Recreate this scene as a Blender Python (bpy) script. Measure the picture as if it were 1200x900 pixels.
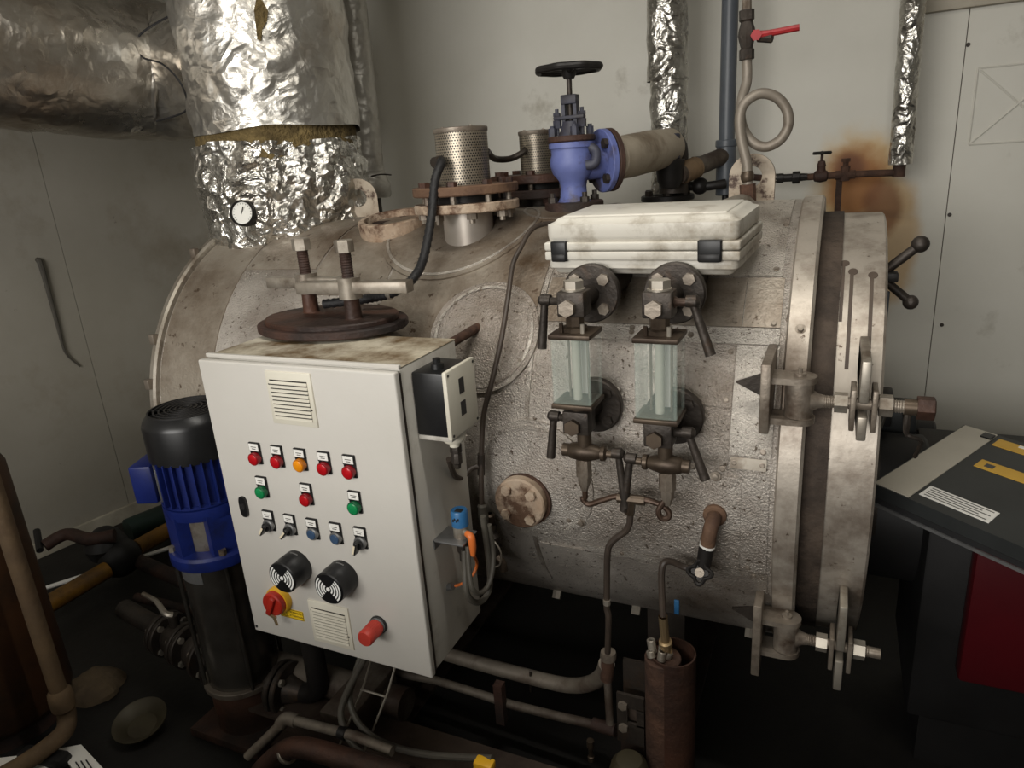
import bpy, bmesh, math, random
from mathutils import Vector, Matrix, noise
V = Vector
random.seed(4)
for o in list(bpy.data.objects):
    bpy.data.objects.remove(o)
scene = bpy.context.scene
COL = scene.collection

# ---------------------------------------------------------------- camera
cam_d = bpy.data.cameras.new('camera')
cam = bpy.data.objects.new('camera', cam_d)
COL.objects.link(cam)
cam_d.sensor_width = 36.0
cam_d.lens = 24.527
cam_d.clip_start = 0.02
CR = ((0.91019, -0.064785, 0.409094), (0.408427, 0.304596, -0.86047), (-0.068863, 0.950276, 0.303701))
cam.matrix_world = Matrix.Translation((0, 0, 1.6)) @ Matrix(CR).to_4x4()
scene.camera = cam

# ---------------------------------------------------------------- world, lights, exposure
world = bpy.data.worlds.new('world')
scene.world = world
world.use_nodes = True
world.node_tree.nodes['Background'].inputs[0].default_value = (0.75, 0.85, 1.0, 1)
world.node_tree.nodes['Background'].inputs[1].default_value = 0.6
scene.view_settings.view_transform = 'Standard'
scene.view_settings.look = 'None'
scene.view_settings.exposure = -0.18
scene.view_settings.gamma = 1.0
scene.view_settings.use_curve_mapping = False


def area_light(name, loc, target, sx, sy, power, col):
    d = bpy.data.lights.new(name, 'AREA')
    d.shape = 'RECTANGLE'
    d.size, d.size_y = sx, sy
    d.energy = power
    d.color = col
    o = bpy.data.objects.new(name, d)
    COL.objects.link(o)
    o.location = loc
    o.rotation_euler = (V(target) - V(loc)).to_track_quat('-Z', 'Y').to_euler()
    return o


# added front light, set in an unseen window opening behind the camera
area_light('added_window_light', (-1.0, -2.33, 2.02), (-1.0, 0.0, 1.80), 2.7, 1.05, 128, (1.0, 0.972, 0.925))

# ---------------------------------------------------------------- materials
def lin(c):
    return tuple(((x / 255) / 12.92 if x / 255 <= 0.04045 else ((x / 255 + 0.055) / 1.055) ** 2.4) for x in c) + (1.0,)


MATS = {}


def mat(name, c1, c2=None, s=4.0, dirt=None, dt=0.58, ds=3.0, dw=0.1, rough=0.5, metal=0.0, bump=0.0, bs=80.0,
        bd=0.01, crinkle=0.0, speck=None, trans=0.0, ior=1.45, spec=0.5, rvar=0.0, stretch=None, alpha=1.0, emit=0.0):
    m = bpy.data.materials.new(name)
    m.use_nodes = True
    nt = m.node_tree
    N, L = nt.nodes, nt.links
    p = N['Principled BSDF']
    p.inputs['Roughness'].default_value = rough
    p.inputs['Metallic'].default_value = metal
    p.inputs['Specular IOR Level'].default_value = spec
    p.inputs['IOR'].default_value = ior
    p.inputs['Transmission Weight'].default_value = trans
    p.inputs['Alpha'].default_value = alpha
    tc = N.new('ShaderNodeTexCoord')
    co = tc.outputs['Object']
    if stretch:
        mp = N.new('ShaderNodeMapping')
        mp.inputs['Scale'].default_value = stretch
        L.new(co, mp.inputs[0])
        co = mp.outputs[0]

    def nz(scale, detail=6.0, rg=0.6):
        n = N.new('ShaderNodeTexNoise')
        n.inputs['Scale'].default_value = scale
        n.inputs['Detail'].default_value = detail
        n.inputs['Roughness'].default_value = rg
        L.new(co, n.inputs['Vector'])
        return n.outputs['Fac']

    def ramp(src, a, b):
        r = N.new('ShaderNodeMapRange')
        r.inputs['From Min'].default_value = a
        r.inputs['From Max'].default_value = b
        L.new(src, r.inputs['Value'])
        return r.outputs[0]

    def mix(f, a, b):
        x = N.new('ShaderNodeMix')
        x.data_type = 'RGBA'
        L.new(f, x.inputs[0])
        for k, q in ((6, a), (7, b)):
            if isinstance(q, tuple):
                x.inputs[k].default_value = q
            else:
                L.new(q, x.inputs[k])
        return x.outputs[2]

    col = lin(c1)
    if c2:
        col = mix(ramp(nz(s), 0.36, 0.64), lin(c1), lin(c2))
    if dirt:
        col = mix(ramp(nz(ds, 9.0, 0.68), dt - dw, dt + dw), col, lin(dirt))
    if speck:
        col = mix(ramp(nz(speck[1], 4.0, 0.7), speck[2], speck[2] + 0.06), col, lin(speck[0]))
    if isinstance(col, tuple):
        p.inputs['Base Color'].default_value = col
    else:
        L.new(col, p.inputs['Base Color'])
    if rvar:
        r = ramp(nz(7.0), 0.3, 0.7)
        mr = N.new('ShaderNodeMapRange')
        mr.inputs['To Min'].default_value = max(0.02, rough - rvar)
        mr.inputs['To Max'].default_value = rough + rvar
        L.new(r, mr.inputs['Value'])
        L.new(mr.outputs[0], p.inputs['Roughness'])
    if crinkle:
        wn = N.new('ShaderNodeTexNoise')
        wn.inputs['Scale'].default_value = 9.0
        L.new(co, wn.inputs['Vector'])
        ad = N.new('ShaderNodeMix')
        ad.data_type = 'VECTOR'
        ad.inputs[0].default_value = 0.25
        L.new(co, ad.inputs[4])
        L.new(wn.outputs['Color'], ad.inputs[5])
        vo = N.new('ShaderNodeTexVoronoi')
        vo.inputs['Scale'].default_value = 13.0
        L.new(ad.outputs[1], vo.inputs['Vector'])
        v2 = N.new('ShaderNodeTexVoronoi')
        v2.inputs['Scale'].default_value = 37.0
        L.new(ad.outputs[1], v2.inputs['Vector'])
        m2 = N.new('ShaderNodeMath')
        m2.operation = 'MULTIPLY_ADD'
        L.new(v2.outputs['Distance'], m2.inputs[0])
        m2.inputs[1].default_value = 0.20
        L.new(vo.outputs['Distance'], m2.inputs[2])
        n2 = nz(22.0, 5.0)
        su = N.new('ShaderNodeMath')
        su.operation = 'MULTIPLY_ADD'
        L.new(n2, su.inputs[0])
        su.inputs[1].default_value = 0.5
        L.new(m2.outputs[0], su.inputs[2])
        b = N.new('ShaderNodeBump')
        b.inputs['Strength'].default_value = crinkle
        b.inputs['Distance'].default_value = 0.035
        L.new(su.outputs[0], b.inputs['Height'])
        L.new(b.outputs[0], p.inputs['Normal'])
    elif bump:
        b = N.new('ShaderNodeBump')
        b.inputs['Strength'].default_value = bump
        b.inputs['Distance'].default_value = bd
        L.new(nz(bs, 3.0), b.inputs['Height'])
        L.new(b.outputs[0], p.inputs['Normal'])
    if emit:
        p.inputs['Emission Color'].default_value = lin(c1)
        p.inputs['Emission Strength'].default_value = emit
    MATS[name] = m
    return m


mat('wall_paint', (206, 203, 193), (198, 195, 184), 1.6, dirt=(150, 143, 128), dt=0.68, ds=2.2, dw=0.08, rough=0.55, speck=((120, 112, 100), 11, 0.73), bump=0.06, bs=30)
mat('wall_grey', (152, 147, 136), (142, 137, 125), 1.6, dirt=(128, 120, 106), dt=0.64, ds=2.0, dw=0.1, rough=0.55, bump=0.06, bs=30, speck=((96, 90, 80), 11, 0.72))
mat('ceiling_paint', (186, 184, 176), (176, 173, 164), 1.5, rough=0.7)
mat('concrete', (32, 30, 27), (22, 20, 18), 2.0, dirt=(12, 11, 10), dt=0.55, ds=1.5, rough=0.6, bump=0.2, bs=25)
mat('trim_wood', (170, 162, 146), (150, 142, 126), 6, rough=0.6)
mat('baseboard_paint', (186, 180, 164), (150, 143, 128), 5, rough=0.5)
mat('cladding', (204, 197, 188), (180, 172, 163), 3.0, dirt=(112, 98, 84), dt=0.56, ds=2.6, dw=0.16, rough=0.36, metal=0.62, bump=0.85, bs=220, bd=0.005, rvar=0.1, speck=((92, 80, 68), 70, 0.60))
mat('cladding_bright', (206, 199, 189), (182, 174, 164), 4.0, dirt=(108, 94, 80), dt=0.60, ds=4, dw=0.12, rough=0.36, metal=0.62, bump=0.85, bs=240, bd=0.005, rvar=0.1, speck=((100, 88, 76), 80, 0.60))
mat('cladding_smooth', (176, 167, 154), (154, 144, 130), 3.5, dirt=(96, 78, 60), dt=0.54, ds=4.0, dw=0.16, rough=0.48, metal=0.5, bump=0.5, bs=110, bd=0.004, rvar=0.1, speck=((88, 72, 58), 26, 0.62))
mat('door_steel', (186, 177, 165), (162, 152, 140), 5, dirt=(98, 82, 68), dt=0.57, ds=5, dw=0.12, rough=0.45, metal=0.5, bump=0.2, bs=60, bd=0.003, rvar=0.08, speck=((84, 68, 56), 45, 0.64))
mat('groove_dirt', (80, 68, 58), (56, 46, 38), 6, dirt=(44, 36, 30), dt=0.55, ds=6, rough=0.8, bump=0.4, bs=60)
mat('seam_dark', (58, 50, 43), (44, 38, 33), 8, rough=0.8)
mat('drip_stain', (86, 74, 64), (70, 58, 50), 12, rough=0.6)
mat('foil', (206, 204, 198), (190, 186, 178), 5, dirt=(150, 132, 108), dt=0.70, ds=2.4, dw=0.10, rough=0.27, metal=0.95, crinkle=0.60, rvar=0.08)
mat('foil_riser', (196, 193, 186), (180, 175, 166), 5, dirt=(140, 120, 98), dt=0.64, ds=2.2, dw=0.12, rough=0.36, metal=0.85, crinkle=0.22, rvar=0.08)
mat('foil_smooth', (190, 186, 178), (168, 160, 148), 4, dirt=(128, 104, 80), dt=0.62, ds=1.8, dw=0.14, rough=0.31, metal=0.9, crinkle=0.15, rvar=0.08)
mat('foil_dusty', (186, 183, 176), (166, 162, 154), 4, dirt=(150, 142, 130), dt=0.6, ds=4, rough=0.42, metal=0.5, crinkle=0.16)
mat('glass_wool', (122, 104, 66), (84, 70, 42), 18, rough=0.95, bump=0.9, bs=70, bd=0.02)
mat('rust', (90, 64, 49), (68, 48, 38), 8, dirt=(46, 32, 26), dt=0.56, ds=9, rough=0.85, bump=0.4, bs=70)
mat('rust_dark', (66, 44, 35), (48, 34, 29), 8, dirt=(30, 24, 21), dt=0.56, ds=7, rough=0.7, bump=0.35, bs=60)
mat('rust_plate', (80, 53, 41), (56, 40, 33), 6, dirt=(40, 30, 26), dt=0.55, ds=5, rough=0.55, metal=0.2, bump=0.3, bs=50)
mat('rust_flaky', (182, 164, 144), (150, 126, 104), 12, dirt=(92, 68, 52), dt=0.52, ds=11, dw=0.05, rough=0.8, bump=0.5, bs=40)
mat('rust_bright', (114, 88, 68), (92, 68, 52), 10, dirt=(66, 46, 36), dt=0.58, ds=12, rough=0.8, bump=0.3, bs=50)
mat('old_steel', (148, 138, 126), (120, 110, 98), 8, dirt=(80, 64, 52), dt=0.58, ds=10, rough=0.45, metal=0.5, bump=0.15, bs=50)
mat('bright_steel', (180, 173, 161), (152, 144, 132), 8, dirt=(104, 88, 72), dt=0.6, ds=9, rough=0.42, metal=0.65)
mat('chipped_steel', (164, 156, 144), (112, 102, 90), 14, dirt=(80, 62, 48), dt=0.6, ds=12, rough=0.45, metal=0.5)
mat('dark_steel', (70, 63, 57), (52, 47, 43), 9, dirt=(84, 64, 48), dt=0.66, ds=12, rough=0.5, metal=0.5, bump=0.2, bs=60)
mat('black_steel', (40, 37, 35), (30, 28, 27), 9, rough=0.5, metal=0.3, bump=0.1, bs=60)
mat('bronze', (94, 81, 68), (70, 60, 50), 10, dirt=(58, 46, 38), dt=0.6, ds=10, rough=0.45, metal=0.6)
mat('copper_brown', (84, 66, 54), (66, 52, 44), 12, rough=0.45, metal=0.55)
mat('nozzle_silver', (186, 178, 168), (168, 158, 148), 5, dirt=(100, 80, 66), dt=0.72, ds=14, dw=0.03, rough=0.4, metal=0.5)
mat('lug_paint', (190, 178, 160), (150, 134, 116), 9, dirt=(70, 50, 40), dt=0.58, ds=18, dw=0.04, rough=0.6)
mat('stainless', (128, 124, 118), (104, 100, 94), 5, dirt=(72, 66, 58), dt=0.58, ds=5, rough=0.25, metal=0.9)
mat('cabinet_white', (199, 195, 188), (192, 188, 180), 2.0, dirt=(176, 168, 152), dt=0.72, ds=5.0, dw=0.06, rough=0.42, bump=0.03, bs=120)
mat('cabinet_top', (206, 199, 182), (186, 176, 154), 4.0, dirt=(104, 84, 58), dt=0.50, ds=7, dw=0.10, rough=0.5, stretch=(1, 1, 1))
mat('cabinet_side', (200, 196, 187), (188, 184, 175), 3.0, dirt=(132, 124, 112), dt=0.66, ds=4, dw=0.1, rough=0.45)
mat('gasket_black', (30, 29, 28), rough=0.7)
mat('plastic_white', (216, 211, 196), (206, 200, 184), 4, rough=0.45)
mat('plastic_black', (20, 20, 21), (28, 28, 29), 10, rough=0.35)
mat('plastic_dark', (34, 33, 33), rough=0.5)
mat('slot_dark', (46, 42, 38), rough=0.8)
mat('label_white', (232, 230, 224), rough=0.4)
mat('label_print', (70, 68, 66), rough=0.5)
mat('emblem_white', (236, 236, 232), rough=0.45)
mat('lens_red', (178, 22, 30), (160, 16, 24), 60, rough=0.25)
mat('lens_red_rim', (120, 18, 24), rough=0.3)
mat('lens_green', (26, 132, 78), (20, 118, 66), 60, rough=0.25)
mat('lens_green_rim', (16, 84, 50), rough=0.3)
mat('lens_amber', (226, 142, 22), (214, 128, 16), 60, rough=0.25)
mat('lens_amber_rim', (170, 98, 16), rough=0.3)
mat('button_blue', (62, 84, 112), (52, 72, 98), 60, rough=0.35)
mat('bezel_grey', (140, 140, 140), (120, 120, 120), 20, rough=0.35, metal=0.6)
mat('knob_cream', (226, 214, 188), rough=0.4)
mat('switch_red', (178, 44, 30), (150, 36, 26), 8, rough=0.4)
mat('mushroom_red', (184, 62, 48), (166, 52, 42), 9, rough=0.5)
mat('yellow_paint', (226, 176, 44), (214, 160, 34), 9, rough=0.45)
mat('label_yellow', (236, 196, 40), rough=0.45)
mat('label_ochre', (206, 164, 62), (196, 152, 52), 8, rough=0.45)
mat('key_brass', (196, 170, 130), rough=0.35, metal=0.8)
mat('valve_blue', (100, 110, 162), (82, 92, 146), 8, dirt=(70, 62, 66), dt=0.56, ds=9, dw=0.07, rough=0.5)
mat('valve_grey', (66, 68, 82), (50, 50, 60), 10, dirt=(46, 40, 38), dt=0.58, ds=12, rough=0.55)
mat('pump_blue', (26, 42, 110), (20, 32, 90), 6, dirt=(24, 28, 52), dt=0.66, ds=8, rough=0.4)
mat('sensor_blue', (50, 104, 150), (40, 90, 136), 12, rough=0.4)
mat('cable_orange', (206, 108, 48), rough=0.45)
mat('cable_black', (30, 29, 30), rough=0.55, bump=0.3, bs=120)
mat('cable_grey', (78, 74, 66), (64, 60, 54), 10, rough=0.55)
mat('cable_brown', (70, 60, 52), (56, 48, 42), 10, rough=0.5)
mat('red_handle', (168, 34, 38), (140, 28, 32), 8, rough=0.4)
mat('pvc_grey', (80, 85, 91), (72, 76, 82), 6, dirt=(74, 76, 78), dt=0.62, ds=5, rough=0.4)
mat('insulation_grey', (176, 165, 148), (156, 144, 126), 6, dirt=(112, 96, 78), dt=0.6, ds=6, rough=0.7, bump=0.15, bs=30)
mat('pipe_dirty', (112, 104, 94), (84, 76, 68), 6, dirt=(58, 44, 36), dt=0.58, ds=6, rough=0.55, metal=0.3)
mat('pipe_pale', (140, 132, 121), (112, 103, 92), 5, dirt=(74, 58, 48), dt=0.62, ds=7, rough=0.5, metal=0.3)
mat('wrap_old', (104, 84, 60), (84, 68, 50), 7, dirt=(74, 56, 40), dt=0.6, ds=6, rough=0.8, bump=0.3, bs=30)
mat('case_white', (206, 202, 192), (196, 191, 180), 4, dirt=(142, 132, 116), dt=0.60, ds=7, dw=0.08, rough=0.42)
mat('case_latch', (26, 26, 27), rough=0.4)
mat('glass', (190, 206, 196), rough=0.04, alpha=0.13, spec=0.8)
mat('gauge_tube', (214, 214, 200), rough=0.12, alpha=0.55)
mat('dial_white', (226, 224, 216), rough=0.3)
mat('burner_black', (44, 46, 46), (36, 38, 38), 6, rough=0.45)
mat('burner_edge', (34, 34, 35), rough=0.5)
mat('burner_plate', (186, 180, 166), (176, 170, 156), 4, rough=0.45)
mat('burner_red', (78, 10, 18), (66, 8, 15), 3, rough=0.4)
mat('burner_dark', (30, 29, 29), (22, 21, 21), 8, rough=0.55)
mat('tank_brown', (74, 46, 22), (56, 34, 17), 4, dirt=(34, 23, 14), dt=0.6, ds=5, rough=0.6)
mat('pipe_yellow', (140, 100, 32), (116, 82, 28), 6, dirt=(70, 52, 30), dt=0.58, ds=7, rough=0.55)
mat('green_dark', (30, 52, 46), (24, 40, 36), 5, rough=0.5)
mat('beam_steel', (78, 66, 57), (60, 50, 44), 4, dirt=(48, 36, 30), dt=0.55, ds=5, rough=0.65, bump=0.2, bs=30)
mat('rag_brown', (96, 82, 62), (74, 62, 48), 9, rough=0.9, bump=0.4, bs=40)
mat('tin_olive', (66, 60, 44), (52, 46, 34), 6, rough=0.55, metal=0.2)
mat('lamp_glow', (255, 250, 240), emit=3.0)


def perforated(name, c, dark, nang, pitch):
    """sheet metal with rows of punched holes, laid out around and along the can's own axis"""
    m = mat(name, c, tuple(int(x * 0.86) for x in c), 9, dirt=(96, 82, 66), dt=0.64, ds=9, rough=0.4, metal=0.75)
    nt = m.node_tree
    N, L = nt.nodes, nt.links
    p = N['Principled BSDF']
    src = p.inputs['Base Color'].links[0].from_socket
    tc = N.new('ShaderNodeTexCoord')
    sp = N.new('ShaderNodeSeparateXYZ')
    L.new(tc.outputs['UV'], sp.inputs[0])

    def mt(op, a, b=None):
        q = N.new('ShaderNodeMath')
        q.operation = op
        for i, x in enumerate((a, b)):
            if x is None:
                continue
            if isinstance(x, (int, float)):
                q.inputs[i].default_value = x
            else:
                L.new(x, q.inputs[i])
        return q.outputs[0]
    vv = mt('DIVIDE', sp.outputs[1], pitch)
    row = mt('FLOOR', vv)
    off = mt('MULTIPLY', mt('MODULO', row, 2.0), 0.5)
    uu = mt('ADD', mt('MULTIPLY', sp.outputs[0], nang), off)
    fu = mt('SUBTRACT', mt('FRACT', uu), 0.5)
    fv = mt('SUBTRACT', mt('FRACT', vv), 0.5)
    d = mt('SQRT', mt('ADD', mt('MULTIPLY', fu, fu), mt('MULTIPLY', fv, fv)))
    hole = mt('LESS_THAN', d, 0.30)
    x = N.new('ShaderNodeMix')
    x.data_type = 'RGBA'
    L.new(hole, x.inputs[0])
    L.new(src, x.inputs[6])
    x.inputs[7].default_value = lin(dark)
    L.new(x.outputs[2], p.inputs['Base Color'])
    mm = mt('MULTIPLY', mt('SUBTRACT', 1.0, hole), 0.75)
    L.new(mm, p.inputs['Metallic'])
    return m


perforated('perforated_steel', (164, 154, 138), (34, 29, 25), 62.0, 0.0068)


def stained_wall():
    """wall paint with the rust stain that has run down behind the leaking pipe"""
    m = mat('wall_paint_rust', (206, 203, 193), (198, 195, 184), 1.6, dirt=(150, 143, 128), dt=0.68, ds=2.4, dw=0.07, rough=0.55, bump=0.06, bs=30, speck=((120, 112, 100), 11, 0.73))
    nt = m.node_tree
    N, L = nt.nodes, nt.links
    p = N['Principled BSDF']
    src = p.inputs['Base Color'].links[0].from_socket
    tc = N.new('ShaderNodeTexCoord')
    nzn = N.new('ShaderNodeTexNoise')
    nzn.inputs['Scale'].default_value = 5.0
    nzn.inputs['Detail'].default_value = 5.0
    L.new(tc.outputs['Object'], nzn.inputs['Vector'])
    for (cx, cz, rx, rz, colr, amt) in ((0.06, 1.40, 0.20, 0.27, (200, 168, 112), 0.9), (0.19, 1.20, 0.11, 0.34, (180, 146, 96), 0.75),
                                        (0.045, 1.44, 0.145, 0.165, (150, 96, 40), 0.95), (0.03, 1.49, 0.075, 0.07, (108, 60, 24), 0.85), (0.15, 1.34, 0.075, 0.15, (118, 72, 34), 0.8)):
        mp = N.new('ShaderNodeMapping')
        mp.vector_type = 'POINT'
        mp.inputs['Location'].default_value = (-cx / rx, 0, -cz / rz)
        mp.inputs['Scale'].default_value = (1 / rx, 0, 1 / rz)
        L.new(tc.outputs['Object'], mp.inputs[0])
        ln = N.new('ShaderNodeVectorMath')
        ln.operation = 'LENGTH'
        L.new(mp.outputs[0], ln.inputs[0])
        ad = N.new('ShaderNodeMath')
        ad.operation = 'MULTIPLY_ADD'
        L.new(nzn.outputs['Fac'], ad.inputs[0])
        ad.inputs[1].default_value = 1.1
        L.new(ln.outputs['Value'], ad.inputs[2])
        r = N.new('ShaderNodeMapRange')
        r.interpolation_type = 'SMOOTHSTEP'
        r.inputs['From Min'].default_value = 1.55
        r.inputs['From Max'].default_value = 1.05
        r.inputs['To Max'].default_value = amt
        L.new(ad.outputs[0], r.inputs['Value'])
        x = N.new('ShaderNodeMix')
        x.data_type = 'RGBA'
        L.new(r.outputs[0], x.inputs[0])
        L.new(src, x.inputs[6])
        x.inputs[7].default_value = lin(colr)
        src = x.outputs[2]
    L.new(src, p.inputs['Base Color'])


stained_wall()

# ---------------------------------------------------------------- mesh helpers
def frame(axis):
    w = V(axis).normalized()
    a = V((0, 0, 1)) if abs(w.z) < 0.9 else V((1, 0, 0))
    u = a.cross(w).normalized()
    return u, w.cross(u), w


class B:
    def __init__(self):
        self.bm = bmesh.new()

    def box(self, c, s, rot=None, bev=0.0, seg=2):
        t = bmesh.new()
        bmesh.ops.create_cube(t, size=1.0)
        bmesh.ops.scale(t, vec=V(s), verts=t.verts)
        if bev:
            bmesh.ops.bevel(t, geom=list(t.edges), offset=bev, segments=seg, profile=0.5, affect='EDGES')
        mx = Matrix.Translation(V(c))
        if rot is not None:
            mx = mx @ (rot.to_4x4() if isinstance(rot, Matrix) else Matrix.Rotation(rot, 4, 'Z'))
        bmesh.ops.transform(t, matrix=mx, verts=t.verts)
        self.add(t)
        return self

    def span(self, a, b, bev=0.0, seg=2):
        a, b = V(a), V(b)
        return self.box((a + b) / 2, [abs(x) for x in (b - a)], bev=bev, seg=seg)

    def add(self, t):
        me = bpy.data.meshes.new('t')
        t.to_mesh(me)
        t.free()
        self.bm.from_mesh(me)
        bpy.data.meshes.remove(me)

    def lathe(self, o, axis, prof, n=32, uv=False):
        u, v, w = frame(axis)
        o = V(o)
        bm = self.bm
        rings = []
        for r, h in prof:
            if r < 1e-6:
                rings.append([bm.verts.new(o + w * h)])
            else:
                rings.append([bm.verts.new(o + w * h + (u * math.cos(2 * math.pi * k / n) + v * math.sin(2 * math.pi * k / n)) * r) for k in range(n)])
        uvl = bm.loops.layers.uv.verify() if uv else None
        for i in range(len(rings) - 1):
            a, b = rings[i], rings[i + 1]
            for k in range(n):
                k2 = (k + 1) % n
                if len(a) == 1 and len(b) == 1:
                    continue
                if len(a) == 1:
                    fa = bm.faces.new((a[0], b[k], b[k2]))
                elif len(b) == 1:
                    fa = bm.faces.new((a[k], b[0], a[k2]))
                else:
                    fa = bm.faces.new((a[k], b[k], b[k2], a[k2]))
                    if uv:
                        for lp, (q, h) in zip(fa.loops, ((k, prof[i][1]), (k, prof[i + 1][1]), (k + 1, prof[i + 1][1]), (k + 1, prof[i][1]))):
                            lp[uvl].uv = (q / n, h)
        return self

    def cyl(self, p0, p1, r, r2=None, n=24, bev=0.0):
        p0, p1 = V(p0), V(p1)
        h = (p1 - p0).length
        r2 = r if r2 is None else r2
        if bev:
            pr = [(0, 0), (r - bev, 0), (r, bev), (r2, h - bev), (r2 - bev, h), (0, h)]
        else:
            pr = [(0, 0), (r, 0), (r2, h), (0, h)]
        return self.lathe(p0, p1 - p0, pr, n)

    def ring(self, p0, p1, ro, ri, n=32, bev=0.002):
        h = (V(p1) - V(p0)).length
        pr = [(ri, 0), (ro - bev, 0), (ro, bev), (ro, h - bev), (ro - bev, h), (ri, h), (ri, 0)]
        return self.lathe(p0, V(p1) - V(p0), pr, n)

    def ball(self, c, r, n=16, sz=1.0):
        k = 8
        return self.lathe(c, (0, 0, 1), [(r * math.sin(math.pi * i / k), -r * sz * math.cos(math.pi * i / k)) for i in range(k + 1)], n)

    def tube(self, pts, r, n=12, sub=6, cap=True, wob=None):
        pts = [V(p) for p in pts]
        rs = r if isinstance(r, (list, tuple)) else [r] * len(pts)
        if sub > 1 and len(pts) > 2:
            q, qr = [], []
            for i in range(len(pts) - 1):
                p0, p1, p2, p3 = pts[max(0, i - 1)], pts[i], pts[i + 1], pts[min(len(pts) - 1, i + 2)]
                for j in range(sub):
                    t = j / sub
                    q.append(0.5 * ((2 * p1) + (p2 - p0) * t + (2 * p0 - 5 * p1 + 4 * p2 - p3) * t * t + (-p0 + 3 * p1 - 3 * p2 + p3) * t ** 3))
                    qr.append(rs[i] + (rs[i + 1] - rs[i]) * t)
            q.append(pts[-1])
            qr.append(rs[-1])
            pts, rs = q, qr
        bm = self.bm
        rings = []
        tan = [(pts[min(i + 1, len(pts) - 1)] - pts[max(i - 1, 0)]).normalized() for i in range(len(pts))]
        u, v, w = frame(tan[0])
        for i, p in enumerate(pts):
            t = tan[i]
            u = (u - t * u.dot(t)).normalized()
            v = t.cross(u)
            # mitre stretch at corners
            rr = rs[i]
            rings.append([bm.verts.new(p + (u * math.cos(2 * math.pi * k / n) + v * math.sin(2 * math.pi * k / n)) * rr) for k in range(n)])
        for a, b in zip(rings, rings[1:]):
            for k in range(n):
                bm.faces.new((a[k], b[k], b[(k + 1) % n], a[(k + 1) % n])[::-1])
        if cap:
            bm.faces.new(rings[0])
            bm.faces.new(rings[-1][::-1])
        return self

    def prism(self, pts, u, v, w, o=(0, 0, 0)):
        """outline pts (2-D along u, v) extruded by vector w"""
        o, u, v, w = V(o), V(u), V(v), V(w)
        a = [self.bm.verts.new(o + u * p[0] + v * p[1]) for p in pts]
        b = [self.bm.verts.new(o + u * p[0] + v * p[1] + w) for p in pts]
        self.bm.faces.new(a)
        self.bm.faces.new(b[::-1])
        n = len(pts)
        for k in range(n):
            self.bm.faces.new((a[k], b[k], b[(k + 1) % n], a[(k + 1) % n])[::-1])
        return self

    def crease(self, amp, sc, seed=0.0):
        self.bm.normal_update()
        for vt in self.bm.verts:
            q = vt.co * sc + V((seed, 0, seed))
            d = abs(noise.noise(q)) * 1.3 + abs(noise.noise(q * 2.1 + V((3, 1, 7)))) * 0.7 - 0.5
            vt.co += vt.normal * d * amp
        return self

    def crumple(self, amp, sc, seed=0.0):
        self.bm.normal_update()
        for vt in self.bm.verts:
            d = noise.noise(vt.co * sc + V((seed, seed, 0))) + 0.5 * noise.noise(vt.co * sc * 2.3 + V((0, seed, 5)))
            vt.co += vt.normal * d * amp
        return self

    def mesh(self, name, material=None, off=(0, 0, 0), ang=35):
        bm = self.bm
        bmesh.ops.recalc_face_normals(bm, faces=bm.faces)
        bmesh.ops.translate(bm, vec=-V(off), verts=bm.verts)
        me = bpy.data.meshes.new(name)
        bm.to_mesh(me)
        bm.free()
        for pl in me.polygons:
            pl.use_smooth = True
        me.set_sharp_from_angle(angle=math.radians(ang))
        if material:
            me.materials.append(MATS[material])
        return me


ORI = {}


def root(name, label, cat, loc=(0, 0, 0), group=None):
    o = bpy.data.objects.new(name, None)
    COL.objects.link(o)
    o.empty_display_size = 0.05
    o.location = loc
    o['label'] = label
    o['category'] = cat
    if group:
        o['group'] = group
    ORI[o.name] = V(loc)
    return o


def part(name, b, material, parent, label=None, ang=35, kind=None):
    off = ORI[parent.name]
    o = bpy.data.objects.new(name, b.mesh(name, material, off, ang))
    COL.objects.link(o)
    o.parent = parent
    ORI[o.name] = off
    if label:
        o['label'] = label
    if kind:
        o['kind'] = kind
    return o


def solo(name, b, material, label, cat, loc=(0, 0, 0), group=None, ang=35):
    o = bpy.data.objects.new(name, b.mesh(name, material, loc, ang))
    COL.objects.link(o)
    o.location = loc
    o['label'] = label
    o['category'] = cat
    if group:
        o['group'] = group
    ORI[o.name] = V(loc)
    return o


def struct(name, b, material, loc=(0, 0, 0)):
    o = bpy.data.objects.new(name, b.mesh(name, material, loc))
    COL.objects.link(o)
    o.location = loc
    o['kind'] = 'structure'
    ORI[o.name] = V(loc)
    return o


def inst(name, me, loc, axis, parent, spin=0.0):
    u, v, w = frame(axis)
    mx = Matrix((u, v, w)).transposed().to_4x4()
    o = bpy.data.objects.new(name, me)
    COL.objects.link(o)
    o.parent = parent
    o.matrix_local = Matrix.Translation(V(loc) - ORI[parent.name]) @ mx @ Matrix.Rotation(spin, 4, 'Z')
    ORI[o.name] = ORI[parent.name]
    return o


_bolts = {}


def bolt_mesh(r, h, material, stud=0.0):
    k = (r, h, material, stud)
    if k not in _bolts:
        b = B().cyl((0, 0, -0.001), (0, 0, h), r, n=6)
        if stud:
            b.cyl((0, 0, h * 0.9), (0, 0, h + stud), r * 0.55, n=10)
        _bolts[k] = b.mesh('bolt', material)
    return _bolts[k]


def bolts(parent, c, axis, R, n, r, h, material, phase=0.0, stud=0.0, name='bolt'):
    u, v, w = frame(axis)
    for k in range(n):
        a = phase + 2 * math.pi * k / n
        inst(name, bolt_mesh(r, h, material, stud), V(c) + (u * math.cos(a) + v * math.sin(a)) * R, w, parent, spin=0.3 + k * 0.7)


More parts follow.
